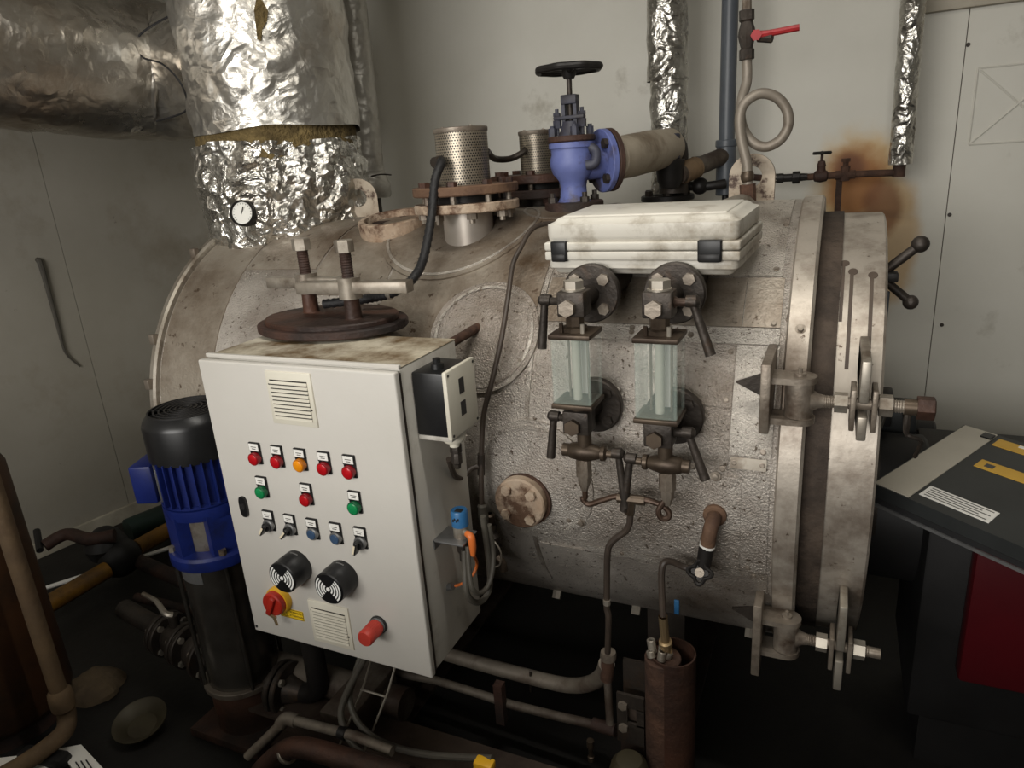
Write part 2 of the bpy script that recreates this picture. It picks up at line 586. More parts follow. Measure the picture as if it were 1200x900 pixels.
def text_part(name, body, size, loc, u, v, material, parent, align='CENTER'):
    cu = bpy.data.curves.new(name, 'FONT')
    cu.body = body
    cu.size = size
    cu.align_x = align
    cu.align_y = 'CENTER'
    cu.extrude = 0.00015
    cu.resolution_u = 2
    ob = bpy.data.objects.new(name, cu)
    COL.objects.link(ob)
    dg = bpy.context.evaluated_depsgraph_get()
    me = bpy.data.meshes.new_from_object(ob.evaluated_get(dg))
    bpy.data.objects.remove(ob)
    u, v = V(u).normalized(), V(v).normalized()
    w = u.cross(v)
    mx = Matrix((u, v, w)).transposed().to_4x4()
    me.transform(Matrix.Translation(V(loc) - ORI[parent.name]) @ mx)
    me.materials.clear()
    me.materials.append(MATS[material])
    o = bpy.data.objects.new(name, me)
    COL.objects.link(o)
    o.parent = parent
    ORI[o.name] = ORI[parent.name]
    return o


# ---------------------------------------------------------------- the room
CEIL = 2.75
FRONT, BACK, RIGHT = -2.4, 3.0, 3.4
XL = lambda y: -3.02 + (y - 3.0) * 0.193
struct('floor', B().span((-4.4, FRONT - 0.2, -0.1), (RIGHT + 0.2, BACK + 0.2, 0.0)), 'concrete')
struct('ceiling', B().span((-4.4, FRONT - 0.2, CEIL), (RIGHT + 0.2, BACK + 0.2, CEIL + 0.1)), 'ceiling_paint')
wb = struct('wall_back', B().span((-3.4, BACK + 0.006, 0), (RIGHT + 0.2, BACK + 0.15, CEIL)), 'seam_dark')
xs = [-3.02, 0.357, 1.57, RIGHT]
for i in range(3):
    part('panel', B().span((xs[i] + (0.0012 if i else 0), BACK, 0.002), (xs[i + 1] - 0.0012, BACK + 0.03, CEIL), bev=0.001, seg=1), 'wall_paint_rust' if i == 0 else 'wall_paint', wb)
# patched hatch on the back wall: raised tape frame with crossed creases
pt = B()
for a, b in (((0.40, 1.79), (0.66, 1.79)), ((0.40, 1.545), (0.66, 1.545)), ((0.40, 1.545), (0.40, 1.79)), ((0.40, 1.545), (0.66, 1.79)), ((0.40, 1.79), (0.66, 1.545))):
    pt.tube([(a[0], BACK - 0.001, a[1]), (b[0], BACK - 0.001, b[1])], 0.004, n=6, sub=1)
part('patch_crease', pt, 'wall_paint', wb)
for x_, z_ in ((0.363, 1.867), (0.368, 1.307), (0.385, 0.90)):
    part('wall_screw', B().cyl((x_, BACK + 0.001, z_), (x_, BACK - 0.003, z_), 0.007, n=10), 'dark_steel', wb)
struct('trim_1', B().span((0.22, BACK - 0.03, 1.978), (RIGHT, BACK, 2.10), bev=0.004), 'trim_wood')
# left wall stands slightly askew to the boiler
wl = struct('wall_left', B().prism([(XL(BACK + 0.1) - 0.006, BACK + 0.1), (XL(FRONT - 0.1) - 0.006, FRONT - 0.1), (XL(FRONT - 0.1) - 0.15, FRONT - 0.1), (XL(BACK + 0.1) - 0.15, BACK + 0.1)], (1, 0, 0), (0, 1, 0), (0, 0, CEIL)), 'seam_dark')
ys = [FRONT - 0.05, -1.0, 0.2, 2.08, BACK + 0.05]
for i in range(4):
    y0, y1 = ys[i] + 0.0015, ys[i + 1] - 0.0015
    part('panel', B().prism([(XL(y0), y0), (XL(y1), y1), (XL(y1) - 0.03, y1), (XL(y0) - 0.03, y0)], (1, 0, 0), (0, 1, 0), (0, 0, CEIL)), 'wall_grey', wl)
b = B()
y0, y1 = 0.2, BACK
b.prism([(XL(y0) - 0.001, y0), (XL(y1) - 0.001, y1), (XL(y1) + 0.02, y1), (XL(y0) + 0.02, y0)], (1, 0, 0), (0, 1, 0), (0, 0, 0.07))
struct('baseboard_left', b, 'baseboard_paint')
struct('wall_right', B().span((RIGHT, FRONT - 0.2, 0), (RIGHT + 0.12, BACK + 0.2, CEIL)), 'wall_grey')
wf = B()
W0, W1, Z0, Z1 = -2.40, 0.40, 1.46, 2.58
wf.span((-4.3, FRONT - 0.12, 0), (W0, FRONT, CEIL)).span((W1, FRONT - 0.12, 0), (RIGHT, FRONT, CEIL))
wf.span((W0, FRONT - 0.12, 0), (W1, FRONT, Z0)).span((W0, FRONT - 0.12, Z1), (W1, FRONT, CEIL))
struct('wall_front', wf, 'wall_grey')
wn = B()
for x in (W0, (W0 + W1) / 2, W1):
    wn.box((x, FRONT - 0.06, (Z0 + Z1) / 2), (0.05, 0.06, Z1 - Z0))
for z in (Z0, Z1):
    wn.box(((W0 + W1) / 2, FRONT - 0.06, z), (W1 - W0, 0.06, 0.05))
struct('added_window_1', wn, 'trim_wood')  # frame of the unseen window added for the front light
# unseen waist-high partition, added to keep window light off the low parts
struct('added_shade_wall', B().span((-3.2, -0.62, 0), (RIGHT, -0.50, 1.22)), 'wall_grey')

# unseen fluorescent batten above the boiler front, added to light top surfaces
cl0 = root('added_ceiling_lamp', 'added white fluorescent batten lamp under the ceiling, out of view', 'lamp', (-0.35, 0.95, CEIL))
part('housing', B().span((-0.95, 0.90, CEIL - 0.05), (0.25, 1.00, CEIL), bev=0.005), 'ceiling_paint', cl0)
part('tube', B().cyl((-0.92, 0.95, CEIL - 0.068), (0.22, 0.95, CEIL - 0.068), 0.014, n=16), 'lamp_glow', cl0)
area_light('added_lamp_light', (-0.35, 0.95, CEIL - 0.09), (-0.35, 0.96, 0.0), 1.1, 0.06, 17, (1.0, 0.96, 0.88))

# ---------------------------------------------------------------- the boiler
YC, ZC = 1.951, 0.878
def cp(x, deg, r):
    a = math.radians(deg)
    return V((x, YC + r * math.cos(a), ZC + r * math.sin(a)))


def sheet(x0, x1, a0, a1, r, t=0.003, seg=None):
    """curved cladding sheet wrapped on the shell between two angles"""
    n = seg or max(3, int(abs(a1 - a0) / 3))
    b = B()
    g = []
    for rr in (r, r + t):
        g.append([[b.bm.verts.new(cp(x, a0 + (a1 - a0) * k / n, rr)) for k in range(n + 1)] for x in (x0, x1)])
    f = b.bm.faces.new
    for k in range(n):
        f((g[1][0][k], g[1][1][k], g[1][1][k + 1], g[1][0][k + 1]))
        f((g[0][0][k], g[0][0][k + 1], g[0][1][k + 1], g[0][1][k]))
        for s in (0, 1):
            f((g[0][s][k], g[1][s][k], g[1][s][k + 1], g[0][s][k + 1]))
    for k in (0, n):
        f((g[0][0][k], g[0][1][k], g[1][1][k], g[1][0][k]))
    return b


def disc(x0, deg0, rad, r, t=0.004, n=40, ri=0.0):
    """round cladding plate that follows the curve of the shell"""
    b = B()
    def pt(q, k, rr):
        a = 2 * math.pi * k / n
        return b.bm.verts.new(cp(x0 + q * math.cos(a), deg0 + math.degrees(q * math.sin(a) / r), rr))
    radii = [ri + (rad - ri) * i / 4 for i in range(5)] if ri else [rad * i / 4 for i in range(1, 5)]
    rows = [[pt(q, k, r + t) for k in range(n)] for q in radii]
    rows.append([pt(rad + 0.0005, k, r - 0.004) for k in range(n)])
    f = b.bm.faces.new
    for a, c in zip(rows, rows[1:]):
        for k in range(n):
            f((a[k], c[k], c[(k + 1) % n], a[(k + 1) % n]))
    if not ri:
        f(rows[0])
    return b


boiler = root('steam_boiler', 'large horizontal cylindrical steam boiler clad in dull grey embossed metal sheet', 'boiler', (-0.9, YC, 0))
part('shell', B().lathe((-1.86, YC, ZC), (1, 0, 0), [(0, 0), (0.575, 0), (0.580, 0.004), (0.580, 1.785), (0.0, 1.785)], 128), 'cladding', boiler)
part('end_band', B().lathe((-1.872, YC, ZC), (1, 0, 0), [(0.575, 0), (0.594, 0), (0.600, 0.006), (0.600, 0.020), (0.594, 0.026), (0.578, 0.026), (0.575, 0)], 128), 'bright_steel', boiler, 'bright metal band around the rear rim')
for dg_ in (122, 152, 165):
    part('band_clip', B().box(cp(-1.862, dg_, 0.604), (0.02, 0.02, 0.03), bev=0.002), 'old_steel', boiler)
part('flange_ring', B().lathe((-0.080, YC, ZC), (1, 0, 0), [(0.55, 0), (0.581, 0), (0.588, 0.004), (0.588, 0.044), (0.581, 0.050), (0.55, 0.050), (0.55, 0)], 128), 'door_steel', boiler)
part('seal_groove', B().lathe((-0.045, YC, ZC), (1, 0, 0), [(0.30, 0), (0.546, 0), (0.546, 0.06), (0.30, 0.06)], 128), 'groove_dirt', boiler)
dr = part('front_door', B().lathe((0.004, YC, ZC), (1, 0, 0), [(0.0, 0), (0.536, 0), (0.541, 0.004), (0.541, 0.095), (0.536, 0.100), (0.0, 0.100)], 128), 'door_steel', boiler, 'thick round front door of pale steel')
# runs of dark drips painted down the rim of the door
for x, a0, a1, w in ((0.019, 121.5, 138, 0.0032), (0.036, 124.3, 149, 0.0036), (0.074, 125.4, 147, 0.0036)):
    d = sheet(x - w, x + w, a0, a1, 0.5412, 0.0008)
    q = disc(x + 0.002, a0 - 0.2, 0.0095, 0.5412, 0.0009, n=16)
    me = bpy.data.meshes.new('tmp')
    q.bm.to_mesh(me)
    d.bm.from_mesh(me)
    bpy.data.meshes.remove(me)
    part('drip_stain', d, 'drip_stain', dr)

PANELS = [  # x0, x1, a0, a1, r, material
    (-0.62, -0.098, 92, 129.5, 0.5802, 'cladding_bright'),
    (-0.62, -0.168, 130, 142, 0.5802, 'cladding_smooth'),
    (-0.166, -0.092, 130, 142, 0.5806, 'cladding_smooth'),
    (-0.60, -0.092, 142.3, 145.8, 0.5810, 'cladding_bright'),
    (-0.50, -0.174, 146.2, 159, 0.5806, 'cladding'),
    (-0.50, -0.174, 159.3, 173, 0.5802, 'cladding'),
    (-0.172, -0.090, 146, 168.6, 0.5802, 'cladding_bright'),
    (-0.168, -0.098, 169, 171.4, 0.5812, 'bright_steel'),
    (-0.62, -0.145, 173.3, 196, 0.5800, 'cladding'),
    (-0.144, -0.090, 172, 196, 0.5803, 'cladding'),
    (-0.50, -0.088, 196.2, 198, 0.5812, 'cladding_bright'),
    (-0.62, -0.088, 198.2, 226, 0.5800, 'cladding'),
    (-1.62, -1.36, 97, 127, 0.5802, 'cladding_smooth'),
    (-1.35, -1.10, 96, 136, 0.5800, 'cladding_smooth'),
    (-1.84, -1.63, 92, 180, 0.5800, 'cladding_smooth'),
    (-1.09, -0.64, 92, 150, 0.5799, 'cladding_smooth'),
    (-0.635, -0.625, 96, 215, 0.5806, 'cladding_bright'),
]
for x0, x1, a0, a1, r, m in PANELS:
    part('cladding_panel', sheet(x0, x1, a0, a1, r), m, boiler)
for c in ((-0.96, 108, 0.235, 'cladding_smooth'), (-0.765, 146, 0.145, 'cladding'), (-0.62, 180.5, 0.155, 'cladding'), (-1.22, 97, 0.14, 'cladding_smooth'), (-0.69, 92, 0.15, 'cladding_smooth')):
    pl = part('cover_plate', disc(c[0], c[1], c[2], 0.5835), c[3], boiler)
    part('cover_rim', disc(c[0], c[1], c[2] - 0.012, 0.5855, ri=c[2] - 0.020), 'cladding_bright', pl)
scr = B().lathe((0, 0, 0), (0, 0, 1), [(0.0065, 0), (0.0065, 0.001), (0.0042, 0.0015), (0.0038, 0.0035), (0, 0.0035)], 12).mesh('screw', 'old_steel')
def screw(x, d, r=0.583):
    p = cp(x, d, r)
    inst('screw', scr, p, p - V((x, YC, ZC)), boiler)
for x, d in ((-0.112, 127.5), (-0.105, 112), (-0.182, 140.8), (-0.105, 141.2), (-0.184, 147.6), (-0.184, 157.6), (-0.184, 171.8), (-0.106, 167.5), (-0.161, 170.2), (-0.106, 170.2),
             (-0.40, 144), (-0.27, 144.2), (-0.245, 171.9), (-0.40, 143.0), (-0.128, 195), (-0.41, 197), (-0.115, 197), (-0.19, 173.6), (-1.605, 125.5), (-1.40, 98.5), (-1.605, 98.5),
             (-0.655, 138), (-0.655, 152), (-0.72, 157), (-0.80, 134), (-0.86, 138), (-0.53, 172), (-0.53, 189), (-0.72, 192)):
    screw(x, d, 0.5865 if x in (-0.655, -0.72, -0.80, -0.86, -0.53) else 0.583)
scb = B().lathe((0, 0, 0), (0, 0, 1), [(0.011, 0), (0.011, 0.002), (0.006, 0.002), (0.006, 0.007), (0, 0.008)], 12).mesh('stud', 'old_steel')
for x, d in ((-0.053, 142.3), (-0.197, 173.4), (-0.50, 189.0)):
    p = cp(x, d, 0.586)
    inst('stud', scb, p, p - V((x, YC, ZC)), boiler)
# bolts hanging under the belly
for x in (-0.66, -0.43, -0.135):
    p = cp(x, 232, 0.58)
    inst('belly_bolt', bolt_mesh(0.013, 0.022, 'bright_steel'), p, p - V((x, YC, ZC)), boiler)
# feet the boiler stands on
for x in (-1.55, -0.35):
    s = B()
    s.span((x - 0.05, YC - 0.36, 0.16), (x + 0.05, YC + 0.36, 0.45)).span((x - 0.09, YC - 0.42, 0.14), (x + 0.09, YC + 0.42, 0.16))
    part('saddle', s, 'dark_steel', boiler)
# manhole collar on the crown
mh = (-1.223, 1.845, 1.452)
mc = V((mh[0] + 0.02, 1.80, 1.442))
mn = V((0, -0.16, 1)).normalized()
part('manhole_collar', B().ring(mc - mn * 0.03, mc + mn * 0.026, 0.108, 0.090, 48), 'rust_flaky', boiler, 'open manhole collar with flaking paint')
part('manhole_well', B().ring(mc - mn * 0.02, mc + mn * 0.006, 0.0905, 0.050, 40), 'rust_dark', boiler)
# blind port on the front
bp = V((-0.639, 1.369, 0.831))
pf = part('blind_port', B().cyl(bp + V((0, 0.03, 0)), bp + V((0, -0.035, 0)), 0.064, n=40, bev=0.004), 'rust_flaky', boiler, 'round blind flange with flaking paint')
bolts(pf, bp + V((0, -0.035, 0)), (0, -1, 0), 0.044, 4, 0.013, 0.010, 'rust_flaky', 0.7)
part('port_neck', B().cyl(bp + V((0.004, 0.05, 0)), bp + V((0.004, -0.012, 0)), 0.067, n=40), 'rust', boiler)
# small threaded stub beside the cabinet
sb = V((-0.784, 1.478, 1.220))
part('stub_pipe', B().cyl(sb + V((0, 0.03, 0)), sb + V((-0.012, -0.15, -0.012)), 0.0115, n=16), 'rust', boiler)

# door clamps: bracket, hinge pin, eye bolt, nuts and slotted lug
def clamp(yy, zz, extra):
    zl, zh = (0.057, 0.080) if extra else (0.085, 0.095)
    cl = part('clamp_bracket', B().span((-0.110, yy - 0.050, zz - zl), (-0.092, yy + 0.10, zz + zh), bev=0.003), 'old_steel', boiler)
    for dz in (-0.044, 0.036):
        lug = B().span((-0.094, yy - 0.028, zz + dz), (-0.042, yy + 0.028, zz + dz + 0.012))
        lug.cyl((-0.042, yy, zz + dz), (-0.042, yy, zz + dz + 0.012), 0.028, n=24)
        part('hinge_plate', lug, 'old_steel', cl)
    pin = B().cyl((-0.044, yy, zz - 0.034), (-0.044, yy, zz + 0.037), 0.0255, n=24)
    pin.cyl((-0.044, yy, zz + 0.04), (-0.044, yy, zz + 0.053), 0.011, n=12).cyl((-0.044, yy, zz + 0.05), (-0.044, yy, zz + 0.062), 0.004, n=8)
    part('hinge_pin', pin, 'old_steel', cl)
    part('rib', B().prism([(0, 0), (-0.055, -0.022), (0, -0.05)], (1, 0, 0), (0, 0, 1), (0, 0.012, 0), (-0.109, yy + 0.04, zz + 0.035)), 'dark_steel', cl)
    rod = B().lathe((-0.024, yy, zz), (1, 0, 0), [(0, 0), (0.022, 0.0), (0.014, 0.014), (0.011, 0.026), (0.011, 0.18 if extra else 0.165), (0, 0.18 if extra else 0.165)], 20)
    for k in range(10 if extra else 7):
        x = -0.001 + k * 0.0035 if k < 5 else 0.113 + (k - 5) * 0.004
        rod.lathe((x, yy, zz), (1, 0, 0), [(0.0108, 0), (0.0124, 0.001), (0.0108, 0.002)], 16)
    part('eye_bolt', rod, 'old_steel', cl)
    for x, r in ((0.017, 0.0195), (0.090, 0.0205)):
        n = B().lathe((x, yy, zz), (1, 0, 0), [(0, 0), (r, 0), (r, 0.022), (0, 0.022)], 6)
        part('nut', n, 'bright_steel', cl)
    for x in (0.043, 0.078):
        part('washer_plate', B().span((x, yy - 0.030, zz - 0.044), (x + 0.009, yy + 0.030, zz + 0.034), bev=0.002), 'old_steel', cl)
    zl, zh = (0.060, 0.090) if extra else (0.088, 0.120)
    lg = B().span((0.056, yy - 0.035, zz + 0.012), (0.072, yy + 0.15, zz + zh), bev=0.003)
    lg.span((0.056, yy - 0.035, zz - zl), (0.072, yy + 0.15, zz - 0.014), bev=0.003).span((0.056, yy + 0.02, zz - zl + 0.002), (0.072, yy + 0.15, zz + zh - 0.01))
    part('door_lug', lg, 'bright_steel', cl)
    if extra:
        part('cap_nut', B().lathe((0.150, yy, zz), (1, 0, 0), [(0, 0), (0.0215, 0), (0.0215, 0.026), (0.019, 0.028), (0, 0.028)], 6), 'rust_plate', cl)
        part('sleeve', B().cyl((0.130, yy, zz), (0.152, yy, zz), 0.0145, n=20), 'bronze', cl)
clamp(1.345, (-0.009, 1.345, 1.135)[2], True)
clamp(1.40, (0.007, 1.400, 0.566)[2], False)
# ball ended levers and catch on the far side of the door
lv = B().cyl((0.095, 1.76, 1.300), (0.165, 1.76, 1.364), 0.0105, n=14)
lv.ball((0.168, 1.76, 1.367), 0.0185)
part('door_lever', lv, 'dark_steel', dr)
lv = B().cyl((0.110, 1.76, 1.284), (0.158, 1.76, 1.242), 0.0095, n=14)
lv.ball((0.161, 1.76, 1.239), 0.0165)
part('door_lever', lv, 'dark_steel', dr)
part('door_catch', B().span((0.10, 1.72, 1.290), (0.130, 1.76, 1.310), bev=0.003), 'black_steel', dr)
part('sight_tube', B().cyl((0.108, 1.72, 1.27), (0.108, 1.72, 1.10), 0.008, n=12), 'pvc_grey', dr)

# lifting lugs
def lift_lug(x, y, w, h, rot, z0):
    n = 16
    out = [(-w, 0)] + [(-w * math.cos(math.pi * k / n), h - w + w * math.sin(math.pi * k / n)) for k in range(n + 1)] + [(w, 0)]
    hole = [(0.42 * w * math.cos(2 * math.pi * k / 20), h - w + 0.42 * w * math.sin(2 * math.pi * k / 20)) for k in range(20)]
    u = V((math.cos(rot), math.sin(rot), 0))
    wv = V((-math.sin(rot), math.cos(rot), 0)) * 0.02
    t = B()
    o = V((x, y, z0))
    # ring of quads between outline and hole, closed on both faces
    m = 40
    def outl(k):
        a = 2 * math.pi * k / m - math.pi / 2
        c, s = math.cos(a), math.sin(a)
        if s >= 0:
            return (w * c, h - w + w * s)
        k1 = min(w / max(abs(c), 1e-6), (h - w) / max(-s, 1e-6))
        return (k1 * c, h - w + k1 * s)
    def hol(k):
        a = 2 * math.pi * k / m - math.pi / 2
        return (0.45 * w * math.cos(a), h - w + 0.45 * w * math.sin(a))
    rows = []
    for fn, off in ((outl, 0), (outl, 1), (hol, 1), (hol, 0)):
        rows.append([t.bm.verts.new(o + u * fn(k)[0] + V((0, 0, 1)) * fn(k)[1] + wv * off) for k in range(m)])
    for i in range(4):
        a, c = rows[i], rows[(i + 1) % 4]
        for k in range(m):
            t.bm.faces.new((a[k], c[k], c[(k + 1) % m], a[(k + 1) % m]))
    return t
part('lifting_lug', lift_lug(-0.214, 2.02, 0.058, 0.135, 0, 1.440), 'lug_paint', boiler, 'arched lifting lug with chipped paint')
part('lifting_lug', lift_lug(-1.450, 1.97, 0.062, 0.15, 0.70, 1.430), 'lug_paint', boiler)

# ---------------------------------------------------------------- flue stack wrapped in foil
flue = root('flue_duct', 'thick foil-wrapped exhaust duct rising from the boiler and bending left', 'duct', (-1.735, YC, 1.46))
lo = B()
rows = []
n, m = 132, 27
for i in range(m + 1):
    row = []
    for k in range(n):
        a = 2 * math.pi * k / n
        zb = ZC + math.sqrt(max(0.1, 0.586 ** 2 - (0.262 * math.sin(a)) ** 2)) - 0.015
        z = zb + (1.712 - zb + 0.006 * math.sin(3 * a)) * i / m
        r = 0.268 + 0.012 * math.sin(math.pi * i / m)
        if 0 < i < m:
            a += random.uniform(-0.016, 0.016)
            z += random.uniform(-0.0035, 0.0035)
        row.append(lo.bm.verts.new((-1.735 + r * math.cos(a), YC + r * math.sin(a), z)))
    rows.append(row)
for a, c in zip(rows, rows[1:]):
    for k in range(n):
        lo.bm.faces.new((a[k], a[(k + 1) % n], c[(k + 1) % n], c[k]))
bmesh.ops.triangulate(lo.bm, faces=lo.bm.faces)
lo.crease(0.026, 12)
part('foil_skirt', lo, 'foil', flue, 'crumpled bright foil wrap around the foot of the duct', ang=24)
gw = B().lathe((-1.73, YC, 1.66), (0, 0, 1), [(0.20, 0), (0.258, 0), (0.258, 0.11), (0.20, 0.11)], 72)
gw.crumple(0.008, 14)
part('insulation_gap', gw, 'glass_wool', flue, 'strip of bare yellow glass wool in the gap', ang=60)
up = B()
rows = []
n, m = 128, 110
for i in range(m + 1):
    row = []
    for k in range(n):
        a = 2 * math.pi * k / n
        zb = 1.738 + 0.012 * math.cos(a + 0.6) + 0.004 * math.sin(5 * a)
        z = zb + (CEIL - zb) * i / m
        row.append(up.bm.verts.new((-1.725 + 0.268 * math.cos(a), YC + 0.268 * math.sin(a), z)))
    rows.append(row)
for a, c in zip(rows, rows[1:]):
    for k in range(n):
        up.bm.faces.new((a[k], a[(k + 1) % n], c[(k + 1) % n], c[k]))
up.crumple(0.006, 6, 3.0).crease(0.010, 8, 3.0)
part('riser', up, 'foil_riser', flue, ang=60)
arm = B().tube([(-1.74, 1.951, 1.965), (-1.92, 1.95, 1.965), (-2.08, 1.94, 1.965), (-2.19, 1.86, 1.98), (-2.24, 1.68, 1.995), (-2.29, 1.45, 2.015), (-2.34, 1.15, 2.05), (-2.40, 0.75, 2.10)], [0.212, 0.213, 0.217, 0.224, 0.224, 0.222, 0.22, 0.22], n=72, sub=10)
arm.crumple(0.006, 6, 8.0).crease(0.010, 7, 2.0)
part('branch', arm, 'foil_smooth', flue, 'branch pipe of smoother dusty foil', ang=60)
tear = B().prism([(-0.012, -0.045), (-0.008, 0.03), (0.004, 0.062), (0.018, 0.058), (0.030, 0.028), (0.022, 0.0), (0.006, -0.02), (-0.002, -0.05)], (0.75, 0.66, 0), (0, 0, 1), (-0.02, 0.023, 0), (-1.548, 1.743, 2.030))
part('torn_hole', tear, 'glass_wool', flue)
solo('wire', B().tube([(-1.750, 1.750, 2.096), (-1.872, 1.748, 2.096), (-2.013, 1.719, 2.047), (-2.005, 1.709, 1.989), (-1.927, 1.712, 1.959), (-1.881, 1.723, 1.906), (-1.891, 1.747, 1.851), (-1.936, 1.765, 1.821), (-2.070, 1.768, 1.806)], 0.0032, n=6, sub=8), 'cable_black',
     'thin black wire looped loosely over the foil branch duct', 'wire', (-1.908, 1.724, 1.946))

# thermometer at the foot of the stack
tp = V((-1.656, 1.660, 1.505))
th = root('dial_thermometer', 'small round dial thermometer with dark rim at the foot of foil duct', 'gauge', tp)
ax = V((-0.05, -1, 0.12)).normalized()
ax = V((0.28, -0.93, 0.18)).normalized()
part('case', B().lathe(tp - ax * 0.02, ax, [(0, 0), (0.036, 0), (0.0395, 0.004), (0.0395, 0.028), (0.036, 0.032), (0.033, 0.028), (0.033, 0.024)], 40), 'black_steel', th)
part('dial', B().lathe(tp - ax * 0.02, ax, [(0, 0.0245), (0.0335, 0.0245)], 40), 'dial_white', th)
u, v, w = frame(ax)
nd = B().box(tp + ax * 0.0062 + v * 0.004, (0.002, 0.002, 0.034), Matrix.Rotation(0.5, 3, 'Y'))
part('needle', nd, 'plastic_black', th)
tk = B()
for k in range(16):
    a = -0.8 + 4.7 * k / 15
    c = tp + ax * 0.0052 + (u * math.cos(a) + v * math.sin(a)) * 0.026
    tk.cyl(c, c + (u * math.cos(a) + v * math.sin(a)) * 0.004, 0.0006, n=4)
part('scale_marks', tk, 'plastic_black', th)
part('stem', B().cyl(tp - ax * 0.018, tp - ax * 0.14, 0.012, n=14), 'bronze', th)

# ---------------------------------------------------------------- level probes under perforated cans
def probe(c, zb, R, t, gap, rc, hc, nozzle, can_z, label, nb):
    """c = x,y of axis; zb = underside of the lower flange"""
    x, y = c
    r0 = root('level_probe', label, 'level probe', (x, y, zb - nozzle), 'level probes on the boiler crown')
    part('nozzle', B().cyl((x, y, zb - nozzle), (x, y, zb + 0.002), 0.068 if R > 0.13 else 0.06, n=40), 'nozzle_silver' if nozzle > 0.12 else 'dark_steel', r0)
    m1, m2 = ('rust_flaky', 'rust_bright') if nozzle > 0.12 else ('rust_dark', 'rust_plate')
    f1 = part('lower_flange', B().cyl((x, y, zb), (x, y, zb + t), R, n=56, bev=0.003), m1, r0)
    f2 = part('upper_flange', B().cyl((x, y, zb + t + gap), (x, y, zb + 2 * t + gap), R, n=56, bev=0.003), m2, r0)
    part('gasket', B().cyl((x, y, zb + t), (x, y, zb + t + gap), R * 0.62, n=40), 'black_steel', r0)
    bolts(f2, (x, y, zb + 2 * t + gap), (0, 0, 1), R * 0.83, nb, 0.0145, 0.012, 'rust_plate', 0.2)
    bolts(f1, (x, y, zb), (0, 0, -1), R * 0.83, nb, 0.0145, 0.016, 'old_steel' if nozzle > 0.12 else 'rust_dark', 0.2, 0.01)
    for k in range(nb):
        sd = B()
        a = 0.2 + 2 * math.pi * k / nb
        q = V((x, y, zb + t)) + V((math.cos(a), math.sin(a), 0)) * R * 0.83
        sd.cyl(q, q + V((0, 0, gap)), 0.008, n=8)
        part('stud', sd, 'old_steel', r0)
    z0 = zb + 2 * t + gap
    part('perforated_can', B().lathe((x, y, z0), (0, 0, 1), [(rc, 0), (rc, hc)], 56, uv=True), 'perforated_steel', r0, 'tall perforated sheet metal can')
    part('can_lid', B().lathe((x, y, z0 + hc), (0, 0, 1), [(rc + 0.0015, -0.010), (rc + 0.0025, -0.008), (rc + 0.0025, 0.001), (rc - 0.004, 0.003), (0, 0.003)], 48), 'old_steel', r0)
    for k in range(2):
        inst('lid_screw', scr, (x + (0.6 - 1.2 * k) * rc, y - 0.3 * rc, z0 + hc + 0.003), (0, 0, 1), r0)
    return r0, z0
P1x, P1y = -0.922, 1.735
probe((P1x, P1y), (-0.934, 1.735, 1.480)[2], 0.143, 0.024, 0.020, 0.0700, 0.143, 0.16, 0, 'front level probe with rusty bolted flanges on a silver nozzle under a perforated can', 8)
P2x, P2y = -0.865, 2.12
probe((P2x, P2y), (-0.900, 2.120, 1.487)[2], 0.150, 0.026, 0.018, 0.0525, 0.125, 0.11, 0, 'smaller rear level probe with dark flanges beside the blue valve', 8)
# corrugated conduit from the first can down to the cabinet, with its gland
cd = B()
path = [(-0.995, 1.735, 1.617), (-1.02, 1.665, 1.60), (-1.035, 1.62, 1.55), (-1.02, 1.585, 1.47), (-0.929, 1.500, 1.391), (-0.927, 1.440, 1.348), (-0.959, 1.400, 1.320), (-1.029, 1.380, 1.306), (-1.145, 1.360, 1.295)]
path[0] = (P1x - 0.03, P1y - 0.065, (-0.926, 1.670, 1.613)[2])
path[1] = (-0.930, 1.630, 1.606)
path[2] = (-0.935, 1.600, 1.566)
path[3] = (-0.936, 1.570, 1.488)
cd.tube(path, 0.0105, n=12, sub=14)
ck = list(cd.bm.verts)
for i in range(0, len(ck) // 12, 2):
    ring = ck[i * 12:(i + 1) * 12]
    ce = sum((q.co for q in ring), V()) / 12
    for q in ring:
        q.co = ce + (q.co - ce) * 1.16
r0 = root('flexible_conduit', 'black ribbed flexible conduit hanging from the front perforated can', 'conduit', path[4])
part('hose', cd, 'cable_black', r0, ang=60)
part('gland', B().cyl((P1x - 0.028, P1y - 0.06, path[0][2]), (P1x - 0.036, P1y - 0.092, path[0][2] - 0.004), 0.0145, n=10), 'dark_steel', r0)
c1 = (-0.971, 1.395, 1.316)
part('clip', B().ring(V(c1) + V((-0.006, 0, 0.002)), V(c1) + V((0.006, 0, -0.001)), 0.0145, 0.011, 16, 0.001), 'bright_steel', r0)
solo('probe_cable', B().tube([(P1x + 0.06, P1y + 0.03, 1.628), (-0.930, 1.950, 1.610), (-0.916, 2.030, 1.607), (-0.883, 2.060, 1.624), (P2x - 0.02, P2y - 0.045, 1.63)], 0.0095, n=10), 'dark_steel',
     'short dark cable sagging between the two perforated cans', 'cable', (-0.916, 2.030, 1.607))

